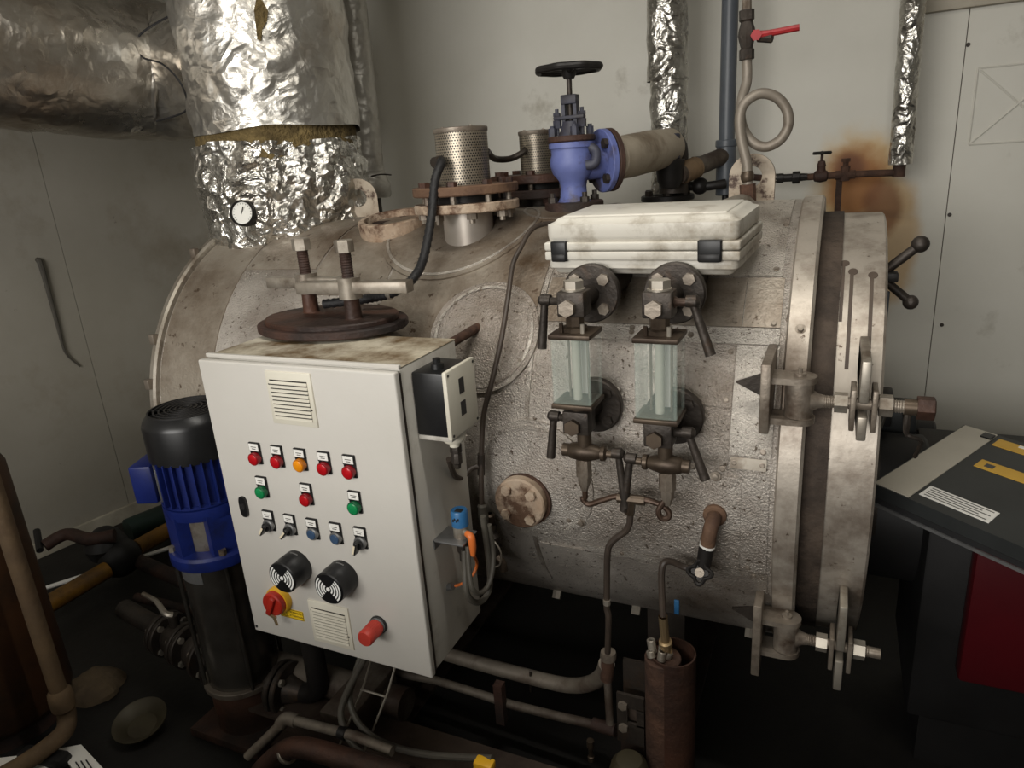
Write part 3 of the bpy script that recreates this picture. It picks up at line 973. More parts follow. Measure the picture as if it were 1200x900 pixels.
# ---------------------------------------------------------------- blue angle valve with handwheel
VX, VY = -0.682, 1.93
vz = 1.462
valve = root('angle_valve', 'blue painted angle stop valve with black handwheel on the boiler crown', 'valve', (VX, VY, vz))
bf = part('inlet_flange', B().cyl((VX, VY, vz - 0.01), (VX, VY, vz + 0.018), 0.083, n=44, bev=0.003), 'rust_dark', valve)
bolts(bf, (VX, VY, vz + 0.018), (0, 0, 1), 0.066, 4, 0.013, 0.014, 'dark_steel', 0.8, 0.012)
part('body', B().lathe((VX, VY, vz), (0, 0, 1), [(0.050, 0.012), (0.038, 0.03), (0.036, 0.058), (0.040, 0.075), (0.056, 0.095), (0.062, 0.115), (0.062, 0.128), (0.058, 0.145), (0.060, 0.165), (0.054, 0.172)], 40), 'valve_blue', valve)
part('body_rim', B().cyl((VX, VY, vz + 0.160), (VX, VY, vz + 0.176), 0.064, n=40, bev=0.002), 'valve_blue', valve)
bn = part('bonnet_flange', B().cyl((VX, VY, vz + 0.177), (VX, VY, vz + 0.193), 0.066, n=40, bev=0.003), 'rust_dark', valve)
bolts(bn, (VX, VY, vz + 0.193), (0, 0, 1), 0.052, 4, 0.011, 0.022, 'valve_grey', 0.5, 0.006)
yk = B().lathe((VX, VY, vz + 0.19), (0, 0, 1), [(0.040, 0), (0.030, 0.016), (0.022, 0.04), (0.0, 0.044)], 24)
for s in (-1, 1):
    yk.box((VX + s * 0.0165, VY, vz + 0.245), (0.010, 0.026, 0.105))
yk.box((VX, VY, vz + 0.286), (0.044, 0.034, 0.024), bev=0.003)
part('yoke', yk, 'valve_grey', valve)
gl = B().box((VX, VY - 0.01, vz + 0.240), (0.088, 0.022, 0.010), bev=0.003)
for s in (-1, 1):
    gl.cyl((VX + s * 0.036, VY - 0.01, vz + 0.195), (VX + s * 0.036, VY - 0.01, vz + 0.264), 0.0055, n=8)
    gl.cyl((VX + s * 0.036, VY - 0.01, vz + 0.245), (VX + s * 0.036, VY - 0.01, vz + 0.254), 0.0105, n=6)
    gl.cyl((VX + s * 0.036, VY - 0.01, vz + 0.214), (VX + s * 0.036, VY - 0.01, vz + 0.235), 0.0115, n=6)
part('packing_gland', gl, 'valve_grey', valve)
part('stem', B().cyl((VX, VY, vz + 0.23), (VX, VY, vz + 0.360), 0.0072, n=14), 'dark_steel', valve)
hw = B()
zt = vz + 0.362
nn = 48
ring = []
for k in range(nn):
    a = 2 * math.pi * k / nn
    rr = 0.082 + 0.0035 * math.cos(8 * a)
    c = V((VX + rr * math.cos(a), VY + rr * math.sin(a), zt))
    d = V((math.cos(a), math.sin(a), 0))
    ring.append([hw.bm.verts.new(c + d * 0.010 * math.cos(2 * math.pi * j / 10) + V((0, 0, 0.0095 * math.sin(2 * math.pi * j / 10)))) for j in range(10)])
for k in range(nn):
    a, c = ring[k], ring[(k + 1) % nn]
    for j in range(10):
        hw.bm.faces.new((a[j], c[j], c[(j + 1) % 10], a[(j + 1) % 10]))
hw.lathe((VX, VY, zt - 0.024), (0, 0, 1), [(0, 0), (0.014, 0), (0.020, 0.012), (0.022, 0.028), (0.012, 0.036), (0, 0.036)], 20)
for k in range(4):
    a = math.pi * k / 2 + 0.5
    hw.tube([(VX, VY, zt - 0.006), (VX + 0.04 * math.cos(a), VY + 0.04 * math.sin(a), zt - 0.002), (VX + 0.08 * math.cos(a), VY + 0.08 * math.sin(a), zt)], 0.0085, n=8, sub=3)
part('handwheel', hw, 'black_steel', valve, 'black spoked handwheel')
oc = V((VX, VY, vz + 0.118))
od = V((0.72, 0.69, 0.03)).normalized()
part('outlet_neck', B().cyl(oc, oc + od * 0.095, 0.047, n=32), 'valve_blue', valve)
of = part('outlet_flange', B().cyl(oc + od * 0.085, oc + od * 0.103, 0.086, n=48, bev=0.002), 'valve_blue', valve)
bolts(of, oc + od * 0.085, -od, 0.066, 4, 0.014, 0.012, 'dark_steel', 0.78)
pf2 = part('counter_flange', B().cyl(oc + od * 0.106, oc + od * 0.122, 0.086, n=48, bev=0.002), 'rust_dark', valve)
bend = B().tube([oc + V((0.052, -0.035, -0.005)), oc + V((0.075, -0.03, 0.0)), oc + V((0.072, -0.012, 0.03)), oc + V((0.05, -0.012, 0.045))], 0.013, n=12)
part('boss', bend, 'valve_grey', valve)
p0 = oc + od * 0.118
p1 = V((-0.533, 2.460, 1.607))
lagged = root('lagged_pipe', 'grey lagged steam pipe leading from the blue valve to the wall', 'pipe', p0)
part('lagging', B().tube([p0, p0 + (p1 - p0) * 0.3, p0 + (p1 - p0) * 0.7, p1], [0.060, 0.062, 0.063, 0.062], n=36, sub=4).crumple(0.002, 12), 'insulation_grey', lagged)
part('elbow', B().tube([p1 + V((-0.01, -0.01, 0)), p1 + V((0.005, 0.03, 0.003)), p1 + V((0.01, 0.05, -0.03)), p1 + V((0.01, 0.05, -0.15))], 0.050, n=24, sub=6), 'dark_steel', lagged)

# ---------------------------------------------------------------- vertical pipes behind the boiler
def foil_pipe(name, x0, x1, y, z0, z1, r, label, cuff=True, m='foil'):
    b = B()
    rows = []
    n, k2 = 48, 130
    for i in range(k2 + 1):
        t = i / k2
        rows.append([b.bm.verts.new((x0 + (x1 - x0) * t + r * math.cos(2 * math.pi * k / n), y + r * math.sin(2 * math.pi * k / n), z0 + (z1 - z0) * t)) for k in range(n)])
    for a, c in zip(rows, rows[1:]):
        for k in range(n):
            b.bm.faces.new((a[k], a[(k + 1) % n], c[(k + 1) % n], c[k]))
    b.crease(r * 0.10, 16, x0)
    r0 = root(name, label, 'pipe', (x0, y, z0))
    part('foil_wrap', b, m, r0, ang=60)
    return r0
fl = foil_pipe('foil_pipe', -1.838, -1.815, 2.6, 1.50, CEIL, 0.062, 'dull foil-wrapped riser pipe just right of the thick duct', m='foil_dusty')
cf = B().tube([(-1.838, 2.6, 1.60), (-1.838, 2.6, 1.54), (-1.838, 2.6, 1.49)], [0.068, 0.088, 0.078], n=32, sub=4).crumple(0.010, 18)
part('foil_cuff', cf, 'foil_dusty', fl, ang=60)
part('pipe', B().cyl((-1.838, 2.6, 1.0), (-1.838, 2.6, 1.52), 0.035, n=20), 'dark_steel', fl)
part('tie_wire', B().tube([(-1.79, 2.54, 1.58), (-1.74, 2.54, 1.585), (-1.69, 2.54, 1.58)], 0.003, n=6, sub=3), 'dark_steel', fl)
fm = foil_pipe('foil_pipe', -0.567, -0.573, 2.65, 1.45, CEIL, 0.064, 'shiny crinkled foil riser pipe behind the lagged steam pipe')
cf = B().tube([(-0.573, 2.65, 2.75), (-0.573, 2.65, 2.0), (-0.573, 2.65, 1.83)], [0.069, 0.069, 0.071], n=40, sub=14, cap=False).crumple(0.005, 14)
part('outer_wrap', cf, 'foil', fm, ang=60)
ff = part('foot_flange', B().cyl((-0.567, 2.62, 1.425), (-0.567, 2.62, 1.445), 0.095, n=40, bev=0.003), 'black_steel', fm)
bolts(ff, (-0.567, 2.62, 1.445), (0, 0, 1), 0.076, 6, 0.014, 0.018, 'dark_steel', 0.2)
part('pipe', B().cyl((-0.567, 2.62, 0.9), (-0.567, 2.62, 1.43), 0.05, n=24), 'dark_steel', fm)
fr = foil_pipe('foil_pipe', 0.180, 0.160, 2.76, 1.50, CEIL, 0.036, 'slim shiny foil riser pipe beside the rust stain')
part('pipe_end', B().cyl((0.178, 2.76, 1.46), (0.178, 2.76, 1.52), 0.019, n=16), 'rust', fr)
pv = root('plastic_riser', 'grey-blue plastic riser pipe between foil pipe and pressure gauge', 'pipe', (-0.375, 2.70, 1.40))
part('tube', B().cyl((-0.375, 2.70, 1.56), (-0.372, 2.70, CEIL), 0.0275, n=28), 'pvc_grey', pv)
part('tee', B().cyl((-0.375, 2.70, 1.43), (-0.375, 2.70, 1.62), 0.0345, n=28, bev=0.003), 'pvc_grey', pv)
part('collar', B().cyl((-0.375, 2.70, 1.595), (-0.375, 2.70, 1.62), 0.038, n=28, bev=0.003), 'pvc_grey', pv)
part('tail', B().cyl((-0.375, 2.70, 1.20), (-0.375, 2.70, 1.44), 0.012, n=14), 'black_steel', pv)
# branch from plastic tee to the trap in front of the foil pipe
br = root('trap_branch', 'dirty branch pipe with taped joint running from plastic tee to steam trap', 'pipe', (-0.482, 2.460, 1.516))
a0, a1 = V((-0.385, 2.69, 1.565)), V((-0.492, 2.440, 1.518))
part('tube', B().cyl(a0, a1, 0.030, n=24), 'pipe_dirty', br)
tp2 = B()
dd = (a1 - a0)
for k in range(6):
    q = a0 + dd * (0.62 + 0.055 * k)
    tp2.lathe(q, dd, [(0.031, 0), (0.0365, 0.004), (0.031, 0.012)], 20)
part('joint_tape', tp2, 'wrap_old', br)
tz = V((-0.516, 2.420, 1.534))
trap = root('steam_trap', 'blackened cast steam trap below the end of the lagged pipe', 'steam trap', tz)
tb = B().lathe(tz, (0, 0, 1), [(0, -0.06), (0.03, -0.055), (0.042, -0.03), (0.046, 0.02), (0.048, 0.024), (0.048, 0.034), (0.03, 0.036), (0, 0.036)], 28)
part('body', tb, 'black_steel', trap)
part('cover', B().cyl(tz + V((0, 0, 0.035)), tz + V((0, 0, 0.115)), 0.034, n=28, bev=0.004), 'valve_grey', trap)
# black valve hidden behind the trap branch
hv = V((-0.420, 2.600, 1.469))
hid = root('cross_pipe', 'black pipe with small bonnet valve behind the taped branch', 'pipe', hv)
part('tube', B().tube([V((-0.509, 2.600, 1.474)), hv, V((-0.365, 2.620, 1.474))], 0.016, n=14, sub=2), 'black_steel', hid)
part('valve_body', B().ball(V((-0.449, 2.600, 1.471)), 0.030), 'black_steel', hid)
part('handwheel', B().cyl(V((-0.461, 2.660, 1.556)), V((-0.461, 2.660, 1.562)) + V((0, 0, 0.008)), 0.028, n=20), 'black_steel', hid)

# ---------------------------------------------------------------- pressure gauge siphon with loop
SX, SY = -0.232, 1.94
sp = root('gauge_siphon', 'steel siphon pipe with a round loop below a red-handled cock', 'pipe', (SX, SY, 1.45))
sy = 1.94
pp = [(-0.212, 1.940, 1.468), (-0.216, 1.940, 1.525), (-0.219, 1.940, 1.556), (-0.233, 1.940, 1.609), (-0.239, 1.940, 1.660), (-0.230, 1.945, 1.695), (-0.197, 1.955, 1.716), (-0.160, 1.965, 1.707), (-0.133, 1.970, 1.677), (-0.126, 1.970, 1.639), (-0.142, 1.970, 1.606), (-0.174, 1.970, 1.590), (-0.205, 1.970, 1.600), (-0.229, 1.972, 1.629), (-0.241, 1.975, 1.665), (-0.238, 1.970, 1.711), (-0.227, 1.960, 1.749), (-0.228, 1.955, 1.797)]
part('loop', B().tube(pp, 0.0125, n=16, sub=6), 'pipe_pale', sp)
part('union', B().cyl((-0.212, 1.940, 1.459), (-0.215, 1.940, 1.502), 0.020, n=8), 'rust', sp)
part('weld', B().ball((-0.216, 1.940, 1.521), 0.017, sz=1.2), 'bronze', sp)
kk = [V((-0.228, 1.955, 1.797)), V((-0.231, 1.955, 1.892))]
ck2 = root('gauge_cock', 'blackened gauge cock with red lever handle above the siphon loop', 'valve', kk[0])
part('body', B().lathe(kk[0], kk[1] - kk[0], [(0, 0), (0.018, 0), (0.018, 0.022), (0.014, 0.026), (0.019, 0.045), (0.021, 0.056), (0.019, 0.068), (0.014, 0.084), (0.018, 0.088), (0.018, 0.11), (0, 0.11)], 8), 'dark_steel', ck2)
hp = V((-0.209, 1.925, 1.846))
part('lever', B().tube([hp, V((-0.178, 1.920, 1.845)), V((-0.109, 1.920, 1.849))], [0.0105, 0.0075, 0.0075], n=8, sub=3), 'red_handle', ck2, 'red lever')
part('packing_nut', B().cyl(V((-0.208, 1.950, 1.849)), V((-0.203, 1.910, 1.844)), 0.013, n=6), 'red_handle', ck2)
part('stub', B().cyl(V((-0.200, 1.930, 1.840)), V((-0.168, 1.920, 1.833)), 0.010, n=8), 'dark_steel', ck2)
gz = V((-0.233, 1.955, 1.951))
pg = root('pressure_gauge', 'black-rimmed pressure gauge at the top edge above red cock', 'gauge', gz - V((0, 0, 0.03)))
part('neck', B().cyl(kk[1] + V((0, 0, -0.005)), gz, 0.0115, n=8), 'old_steel', pg)
gc = gz + V((0, 0, 0.038))
part('case', B().lathe(gc + V((0, 0.02, 0)), (0, -1, 0), [(0, 0), (0.050, 0), (0.053, 0.004), (0.053, 0.038), (0.047, 0.042), (0.045, 0.034)], 44), 'black_steel', pg)
part('dial', B().lathe(gc + V((0, 0.02, 0)), (0, -1, 0), [(0, 0.034), (0.046, 0.034)], 44), 'dial_white', pg)
# hidden fitting joining the siphon foot to the crown
solo('crown_fitting', B().tube([(-0.211, 1.940, 1.451), (-0.226, 1.900, 1.463), (-0.258, 1.860, 1.459), (-0.286, 1.840, 1.453)], [0.02, 0.018, 0.014, 0.012], n=12), 'bright_steel',
     'bright elbow fitting at the siphon foot behind the white case', 'fitting', (-0.211, 1.940, 1.451))

# ---------------------------------------------------------------- rusty drain line with small valve
rz = 1.476
dl = root('drain_line', 'rusty thin pipe with small handwheel valve in front of the rust stain', 'pipe', (0.0, 2.75, rz))
part('tube', B().tube([(-0.30, 2.70, 1.49), (-0.20, 2.75, rz), (0.08, 2.755, rz), (0.178, 2.76, rz), (0.179, 2.76, 1.50)], 0.0115, n=12, sub=3), 'rust', dl)
part('union', B().lathe((-0.215, 2.75, rz), (1, 0, 0), [(0.012, 0), (0.017, 0), (0.017, 0.03), (0.014, 0.032), (0.014, 0.06), (0.022, 0.062), (0.022, 0.085), (0.014, 0.087), (0.012, 0.11)], 10), 'black_steel', dl)
part('silver_sleeve', B().cyl((-0.232, 2.749, rz), (-0.205, 2.75, rz), 0.0165, n=14), 'bright_steel', dl)
vb = B().lathe((-0.085, 2.75, rz), (1, 0, 0), [(0.012, 0), (0.018, 0.004), (0.022, 0.022), (0.018, 0.042), (0.012, 0.046)], 14)
vb.lathe((-0.062, 2.75, rz), (0, 0, 1), [(0.018, 0), (0.013, 0.03), (0.015, 0.034), (0.011, 0.05), (0.005, 0.052), (0.005, 0.078), (0, 0.078)], 12)
part('valve_body', vb, 'rust_dark', dl)
wh = B().lathe((-0.062, 2.75, rz + 0.076), (0, 0, 1), [(0, -0.004), (0.030, -0.004), (0.033, 0.0), (0.030, 0.006), (0.012, 0.004), (0, 0.008)], 10)
part('handwheel', wh, 'black_steel', dl)
tee = B().cyl((0.0, 2.755, rz - 0.016), (0.03, 2.755, rz - 0.016), 0.001)
tee.lathe((0.014, 2.755, rz), (0, 0, 1), [(0.0, -0.022), (0.016, -0.02), (0.016, 0.028), (0.013, 0.03), (0, 0.032)], 10)
tee.lathe((0.004, 2.755, rz), (1, 0, 0), [(0.0, -0.022), (0.0155, -0.02), (0.0155, 0.042), (0, 0.044)], 10)
tee.lathe((0.014, 2.755, rz + 0.03), (0, 0, 1), [(0.009, 0), (0.009, 0.012), (0.014, 0.012), (0.014, 0.024), (0, 0.024)], 4)
part('tee', tee, 'rust', dl)
part('bracket', B().span((-0.012, 2.76, 1.30), (0.008, 2.768, rz - 0.005)).span((-0.012, 2.76, 1.30), (0.008, 3.0, 1.308)), 'rust', dl)

# ---------------------------------------------------------------- white carrying case resting on the boiler shoulder
CM = Matrix.Translation((-0.357, 1.512, 1.417)) @ Matrix.Rotation(math.radians(-4.0), 4, 'Z') @ Matrix.Rotation(math.radians(3.0), 4, 'X')
case = root('carrying_case', 'white plastic carrying case with black latches resting on the boiler', 'case', (-0.376, 1.525, 1.36))
def cbox(name, a, c, m, bev, seg=4, taper=None, parent=None, label=None):
    t = B().span(a, c, bev=bev, seg=seg)
    if taper:
        for q in t.bm.verts:
            if q.co.z * taper[2] > 0 and abs(q.co.z - taper[3]) < 0.012:
                q.co.x *= taper[0]
                q.co.y *= taper[1]
    bmesh.ops.transform(t.bm, matrix=CM, verts=t.bm.verts)
    return part(name, t, m, parent or case, label, ang=50)
L2, D2 = 0.200, 0.117
cbox('lower_shell', (-L2, -D2, -0.052), (L2, D2, -0.012), 'case_white', 0.016, 4, (0.965, 0.93, -1, -0.052))
cbox('lower_rim', (-L2 - 0.004, -D2 - 0.004, -0.020), (L2 + 0.004, D2 + 0.004, -0.001), 'case_white', 0.004)
cbox('upper_rim', (-L2 - 0.004, -D2 - 0.004, 0.0005), (L2 + 0.004, D2 + 0.004, 0.018), 'case_white', 0.004)
lid = cbox('lid', (-L2, -D2, 0.012), (L2, D2, 0.066), 'case_white', 0.018, 5, (0.955, 0.90, 1, 0.066))
cbox('lid_step', (-L2 * 0.86, -D2 * 0.74, 0.06), (L2 * 0.86, D2 * 0.74, 0.069), 'case_white', 0.004, 3, parent=lid)
for x, wd_ in ((-0.186, 0.036), (0.125, 0.046)):
    la = cbox('latch', (x, -D2 - 0.011, -0.021), (x + wd_, -D2 + 0.002, 0.021), 'case_latch', 0.003, 2)
    cbox('latch_lip', (x + 0.003, -D2 - 0.0125, -0.021), (x + wd_ - 0.003, -D2 - 0.010, -0.006), 'plastic_dark', 0.0008, 1, parent=la)

# ---------------------------------------------------------------- water gauge glasses
GY, FY = 1.275, 1.362
def gauge_glass(xg, xf, zt, zb, zg1, zg0, lever, label):
    """xg axis of the glass, xf axis of its flanges, zt/zb flange heights, zg1/zg0 ends of the glass"""
    g = root('gauge_glass', label, 'gauge glass', (xf, FY, zb), 'water gauge glasses')
    for z, nm in ((zt, 'upper_flange'), (zb, 'lower_flange')):
        f = part(nm, B().cyl((xf, FY + 0.022, z), (xf, FY, z), 0.061, n=48, bev=0.003), 'dark_steel', g)
        bolts(f, (xf, FY, z), (0, -1, 0), 0.043, 4, 0.0125, 0.009, 'old_steel' if z == zt else 'dark_steel', math.pi / 4)
        part('nozzle', B().cyl((xf, FY + 0.02, z), (xf, 1.60 if z == zt else 1.42, z), 0.032, n=24), 'dark_steel', g)
        part('branch', B().lathe((xf, FY, z), (xg - xf, GY - FY, 0), [(0.020, 0), (0.017, 0.02), (0.019, 0.04), (0.019, 0.07)], 18), 'dark_steel', g)
    for z, s, nm in ((zt, 1, 'upper_cock'), (zb, -1, 'lower_cock')):
        c = B().box((xg, GY, z), (0.056, 0.050, 0.050), bev=0.004)
        ck = part(nm, c, 'dark_steel', g)
        inst('plug', bolt_mesh(0.017, 0.013, 'bronze' if s < 0 else 'old_steel'), (xg - 0.004, GY - 0.025, z - 0.006), (0, -1, 0.05), ck)
        if s > 0:
            inst('plug', bolt_mesh(0.0205, 0.019, 'bright_steel'), (xg, GY, z + 0.025), (0, 0, 1), ck)
            part('plug_washer', B().cyl((xg, GY, z + 0.024), (xg, GY, z + 0.028), 0.023, n=20), 'bright_steel', ck)
        # cock spindle and hanging lever
        sx = xg + lever * 0.028
        ex = xg + lever * (0.062 if s > 0 else 0.056)
        part('spindle', B().lathe((sx, GY, z + 0.002), (lever, 0, 0.0), [(0.012, 0), (0.008, 0.006), (0.008, abs(ex - sx))], 14), 'copper_brown' if lever > 0 and s > 0 else 'dark_steel', ck)
        tl = 0.095 if s > 0 else 0.090
        lvv = B().lathe((ex - lever * 0.002, GY, z + 0.004), (lever, 0, 0), [(0, -0.012), (0.011, -0.011), (0.012, 0.008), (0.007, 0.014), (0, 0.015)], 14)
        lvv.cyl((ex, GY, z), (ex + (0.033 if lever > 0 else -0.010), GY - 0.004, z - tl), 0.0075, r2=0.0098, n=14)
        part('lever', lvv, 'dark_steel', ck)
    # stuffing neck above and below the glass
    part('upper_neck', B().lathe((xg, GY, zg1 + 0.008), (0, 0, 1), [(0.026, 0), (0.026, 0.010), (0.019, 0.013), (0.019, zt - zg1 - 0.03)], 8), 'bronze', g)
    part('lower_neck', B().lathe((xg, GY, zg0 - 0.008), (0, 0, -1), [(0.026, 0), (0.024, 0.008), (0.019, 0.011), (0.019, zg0 - zb - 0.03)], 8), 'bronze', g)
    for s in (-1, 1):
        part('tie_bolt', B().cyl((xg + s * 0.022, GY - 0.020, zg1 + 0.004), (xg + s * 0.022, GY - 0.020, zg1 + 0.028), 0.0045, n=8), 'bright_steel' if s > 0 else 'bronze', g)
    w = 0.040
    part('upper_plate', B().span((xg - w - 0.003, GY - w - 0.003, zg1), (xg + w + 0.003, GY + w + 0.003, zg1 + 0.010), bev=0.002), 'bronze', g)
    part('lower_plate', B().span((xg - w - 0.003, GY - w - 0.003, zg0 - 0.010), (xg + w + 0.003, GY + w + 0.003, zg0), bev=0.002), 'bronze', g)
    for nm, a, c in (('front', (-w, -w), (w, -w + 0.007)), ('left', (-w, -w + 0.0075), (-w + 0.007, w)), ('right', (w - 0.007, -w + 0.0075), (w, w))):
        part('glass_pane', B().span((xg + a[0], GY + a[1], zg0 + 0.0005), (xg + c[0], GY + c[1], zg1 - 0.0005), bev=0.0015, seg=1), 'glass', g)
    part('water_tube', B().lathe((xg, GY, zg0), (0, 0, 1), [(0.0095, 0), (0.0095, zg1 - zg0), (0.007, zg1 - zg0), (0.007, 0), (0.0095, 0)], 20), 'gauge_tube', g)
    rod = B()
    for s in (-1, 1):
        rod.cyl((xg + s * 0.020, GY + 0.012, zg0), (xg + s * 0.020, GY + 0.012, zg1), 0.0026, n=8)
    part('guard_rod', rod, 'old_steel', g)
    part('scale_strip', B().span((xg - 0.016, GY + 0.030, zg0 + 0.002), (xg + 0.016, GY + 0.032, zg1 - 0.002)), 'label_white', g)
    return g
gauge_glass(-0.459, -0.455, 1.328, 1.082, 1.262, 1.128, -1, 'left water gauge glass in a square glass guard with left-hand levers')
gauge_glass(-0.291, -0.283, 1.330, 1.072, 1.262, 1.112, 1, 'right water gauge glass in a square glass guard with right-hand levers')

def drain_cock(x, z, s, label):
    g = root('drain_cock', label, 'valve', (x, GY, z), 'drain cocks under the gauge glasses')
    part('body', B().lathe((x - s * 0.048, GY, z), (s, 0, 0), [(0, 0), (0.014, 0.0), (0.014, 0.014), (0.017, 0.018), (0.021, 0.04), (0.021, 0.052), (0.015, 0.075), (0.012, 0.082), (0.016, 0.084), (0.016, 0.092), (0.008, 0.096), (0.008, 0.120), (0, 0.120)], 20), 'bronze', g)
    part('inlet', B().cyl((x, GY, z), (x, GY, z + 0.06), 0.015, n=16), 'bronze', g)
    part('outlet_nut', B().lathe((x - s * 0.004, GY, z - 0.015), (0, 0, -1), [(0.014, 0), (0.0175, 0.008), (0.0175, 0.040), (0.014, 0.042), (0.014, 0.056), (0.010, 0.066), (0.007, 0.075)], 8), 'old_steel', g)
    lx = x + s * 0.072
    lvv = B().lathe((lx - s * 0.002, GY, z + 0.004), (s, 0, 0), [(0, -0.012), (0.011, -0.011), (0.012, 0.008), (0.007, 0.014), (0, 0.015)], 14)
    lvv.cyl((lx, GY, z), (lx + s * 0.014, GY - 0.004, z - 0.115), 0.0072, r2=0.0095, n=14)
    part('lever', lvv, 'dark_steel', g)
drain_cock(-0.449, 1.012, 1, 'bronze drain cock under the left gauge glass')
drain_cock(-0.281, 1.004, -1, 'bronze drain cock under the right gauge glass')
dp = root('drain_pipe', 'thin copper drain pipe joining both gauge glasses and running down', 'pipe', (-0.37, GY, 0.90))
part('tube', B().tube([(-0.453, GY, 0.925), (-0.453, GY, 0.905), (-0.458, 1.275, 0.900), (-0.445, 1.275, 0.890), (-0.414, 1.275, 0.904), (-0.379, 1.275, 0.918), (-0.321, 1.275, 0.918), (-0.289, 1.275, 0.911), (-0.274, 1.275, 0.898), (-0.275, 1.272, 0.886), (-0.288, 1.268, 0.886), (-0.293, 1.268, 0.903), (-0.277, GY, 0.93)], 0.0062, n=10, sub=6), 'copper_brown', dp)
part('tee_fitting', B().cyl((-0.381, 1.275, 0.915), (-0.323, 1.275, 0.916), 0.0105, n=10), 'bronze', dp)
part('tee_nut', B().cyl((-0.353, 1.275, 0.911), (-0.356, 1.275, 0.881), 0.011, n=6), 'bronze', dp)
part('down_tube', B().tube([(-0.354, 1.275, 0.886), (-0.356, 1.275, 0.861), (-0.366, 1.278, 0.837), (-0.396, 1.280, 0.806), (-0.408, 1.280, 0.775), (-0.414, 1.285, 0.680), (-0.417, 1.290, 0.626), (-0.414, 1.290, 0.598), (-0.422, 1.300, 0.495)], 0.0072, n=10, sub=5), 'cable_brown', dp)
part('wall_clip', B().cyl((-0.415, 1.285, 0.651), (-0.415, 1.285, 0.639), 0.0085, n=10), 'bright_steel', dp)

# ---------------------------------------------------------------- sampling cock on the lower right of the shell
sc0 = V((-0.196, 1.367, 0.856))
sm = root('sampling_cock', 'rusty sampling cock with small wheel at lower right of the shell', 'valve', sc0)
part('escutcheon', B().cyl(sc0 + V((0, 0.02, 0)), sc0 + V((0, -0.010, 0)), 0.0245, n=24, bev=0.004), 'rust_bright', sm)
part('elbow', B().tube([sc0 + V((0, 0, 0)), sc0 + V((0, -0.030, -0.002)), sc0 + V((-0.004, -0.040, -0.020)), sc0 + V((-0.008, -0.040, -0.055))], 0.0155, n=16, sub=5), 'rust_bright', sm)
part('seal_ring', B().cyl(sc0 + V((-0.008, -0.040, -0.050)), sc0 + V((-0.009, -0.040, -0.056)), 0.0165, n=16), 'label_white', sm)
part('body', B().cyl(sc0 + V((-0.009, -0.040, -0.055)), sc0 + V((-0.018, -0.044, -0.115)), 0.0165, r2=0.0145, n=16), 'black_steel', sm)
wc = sc0 + V((-0.020, -0.060, -0.108))
wx = V((0, -0.9, 0.35)).normalized()
u, v, w = frame(wx)
whl = B()
ring = []
for k in range(32):
    a = 2 * math.pi * k / 32
    rr = 0.0205 + 0.0045 * math.cos(4 * a)
    d = u * math.cos(a) + v * math.sin(a)
    ring.append([whl.bm.verts.new(wc + d * (rr + 0.005 * math.cos(2 * math.pi * j / 8)) + wx * 0.0055 * math.sin(2 * math.pi * j / 8)) for j in range(8)])
for k in range(32):
    for j in range(8):
        whl.bm.faces.new((ring[k][j], ring[(k + 1) % 32][j], ring[(k + 1) % 32][(j + 1) % 8], ring[k][(j + 1) % 8]))
whl.lathe(wc - wx * 0.006, wx, [(0, 0), (0.018, 0.001), (0.018, 0.005), (0, 0.006)], 20)
part('handwheel', whl, 'black_steel', sm)
part('wheel_disc', B().lathe(wc, wx, [(0.004, 0.001), (0.010, 0.001), (0.010, 0.003), (0.004, 0.003)], 16), 'old_steel', sm)
part('spindle', B().cyl(wc - wx * 0.03, wc + wx * 0.005, 0.004, n=8), 'old_steel', sm)
part('sample_tube', B().tube([sc0 + V((-0.018, -0.044, -0.112)), (-0.227, 1.320, 0.744), (-0.254, 1.320, 0.747), (-0.277, 1.310, 0.761), (-0.290, 1.300, 0.760), (-0.294, 1.295, 0.737), (-0.292, 1.290, 0.692), (-0.289, 1.285, 0.638)], 0.0075, n=10, sub=6), 'cable_brown', sm)
solo('hanging_tag', B().span(V((-0.283, 1.400, 0.583)) + V((-0.006, 0, -0.02)), V((-0.283, 1.400, 0.583)) + V((0.006, 0.006, 0.018)), bev=0.002), 'sensor_blue', 'small faded blue plastic tag under the shell right of sampling pot', 'tag', (-0.283, 1.400, 0.583))

# ---------------------------------------------------------------- thin control pipe running over the shell
cpipe = root('capillary_pipe', 'thin brown control pipe running from the white case down to the cabinet side', 'pipe', (-0.703, 1.360, 1.095))
part('tube', B().tube([(-0.655, 1.700, 1.441), (-0.676, 1.670, 1.443), (-0.693, 1.630, 1.433), (-0.701, 1.580, 1.397), (-0.707, 1.540, 1.362), (-0.696, 1.480, 1.301), (-0.688, 1.410, 1.215), (-0.692, 1.360, 1.137), (-0.706, 1.330, 1.064), (-0.713, 1.320, 1.004), (-0.720, 1.310, 0.900), (-0.726, 1.310, 0.809)], 0.0062, n=10, sub=5), 'cable_brown', cpipe)
part('tee', B().cyl((-0.717, 1.315, 0.959), (-0.722, 1.315, 0.906), 0.0095, n=8), 'dark_steel', cpipe)
part('branch_tube', B().tube([(-0.720, 1.315, 0.926), (-0.737, 1.300, 0.926), (-0.747, 1.270, 0.915), (-0.735, 1.220, 0.943), (-0.725, 1.190, 0.979), (-0.714, 1.165, 1.011)], 0.0062, n=10, sub=5), 'cable_brown', cpipe)
part('tape', B().lathe((-0.724, 1.310, 0.832), (0, 0, -1), [(0.008, 0), (0.012, 0.006), (0.011, 0.02), (0.013, 0.03), (0.012, 0.05), (0.009, 0.06)], 14), 'cable_grey', cpipe)

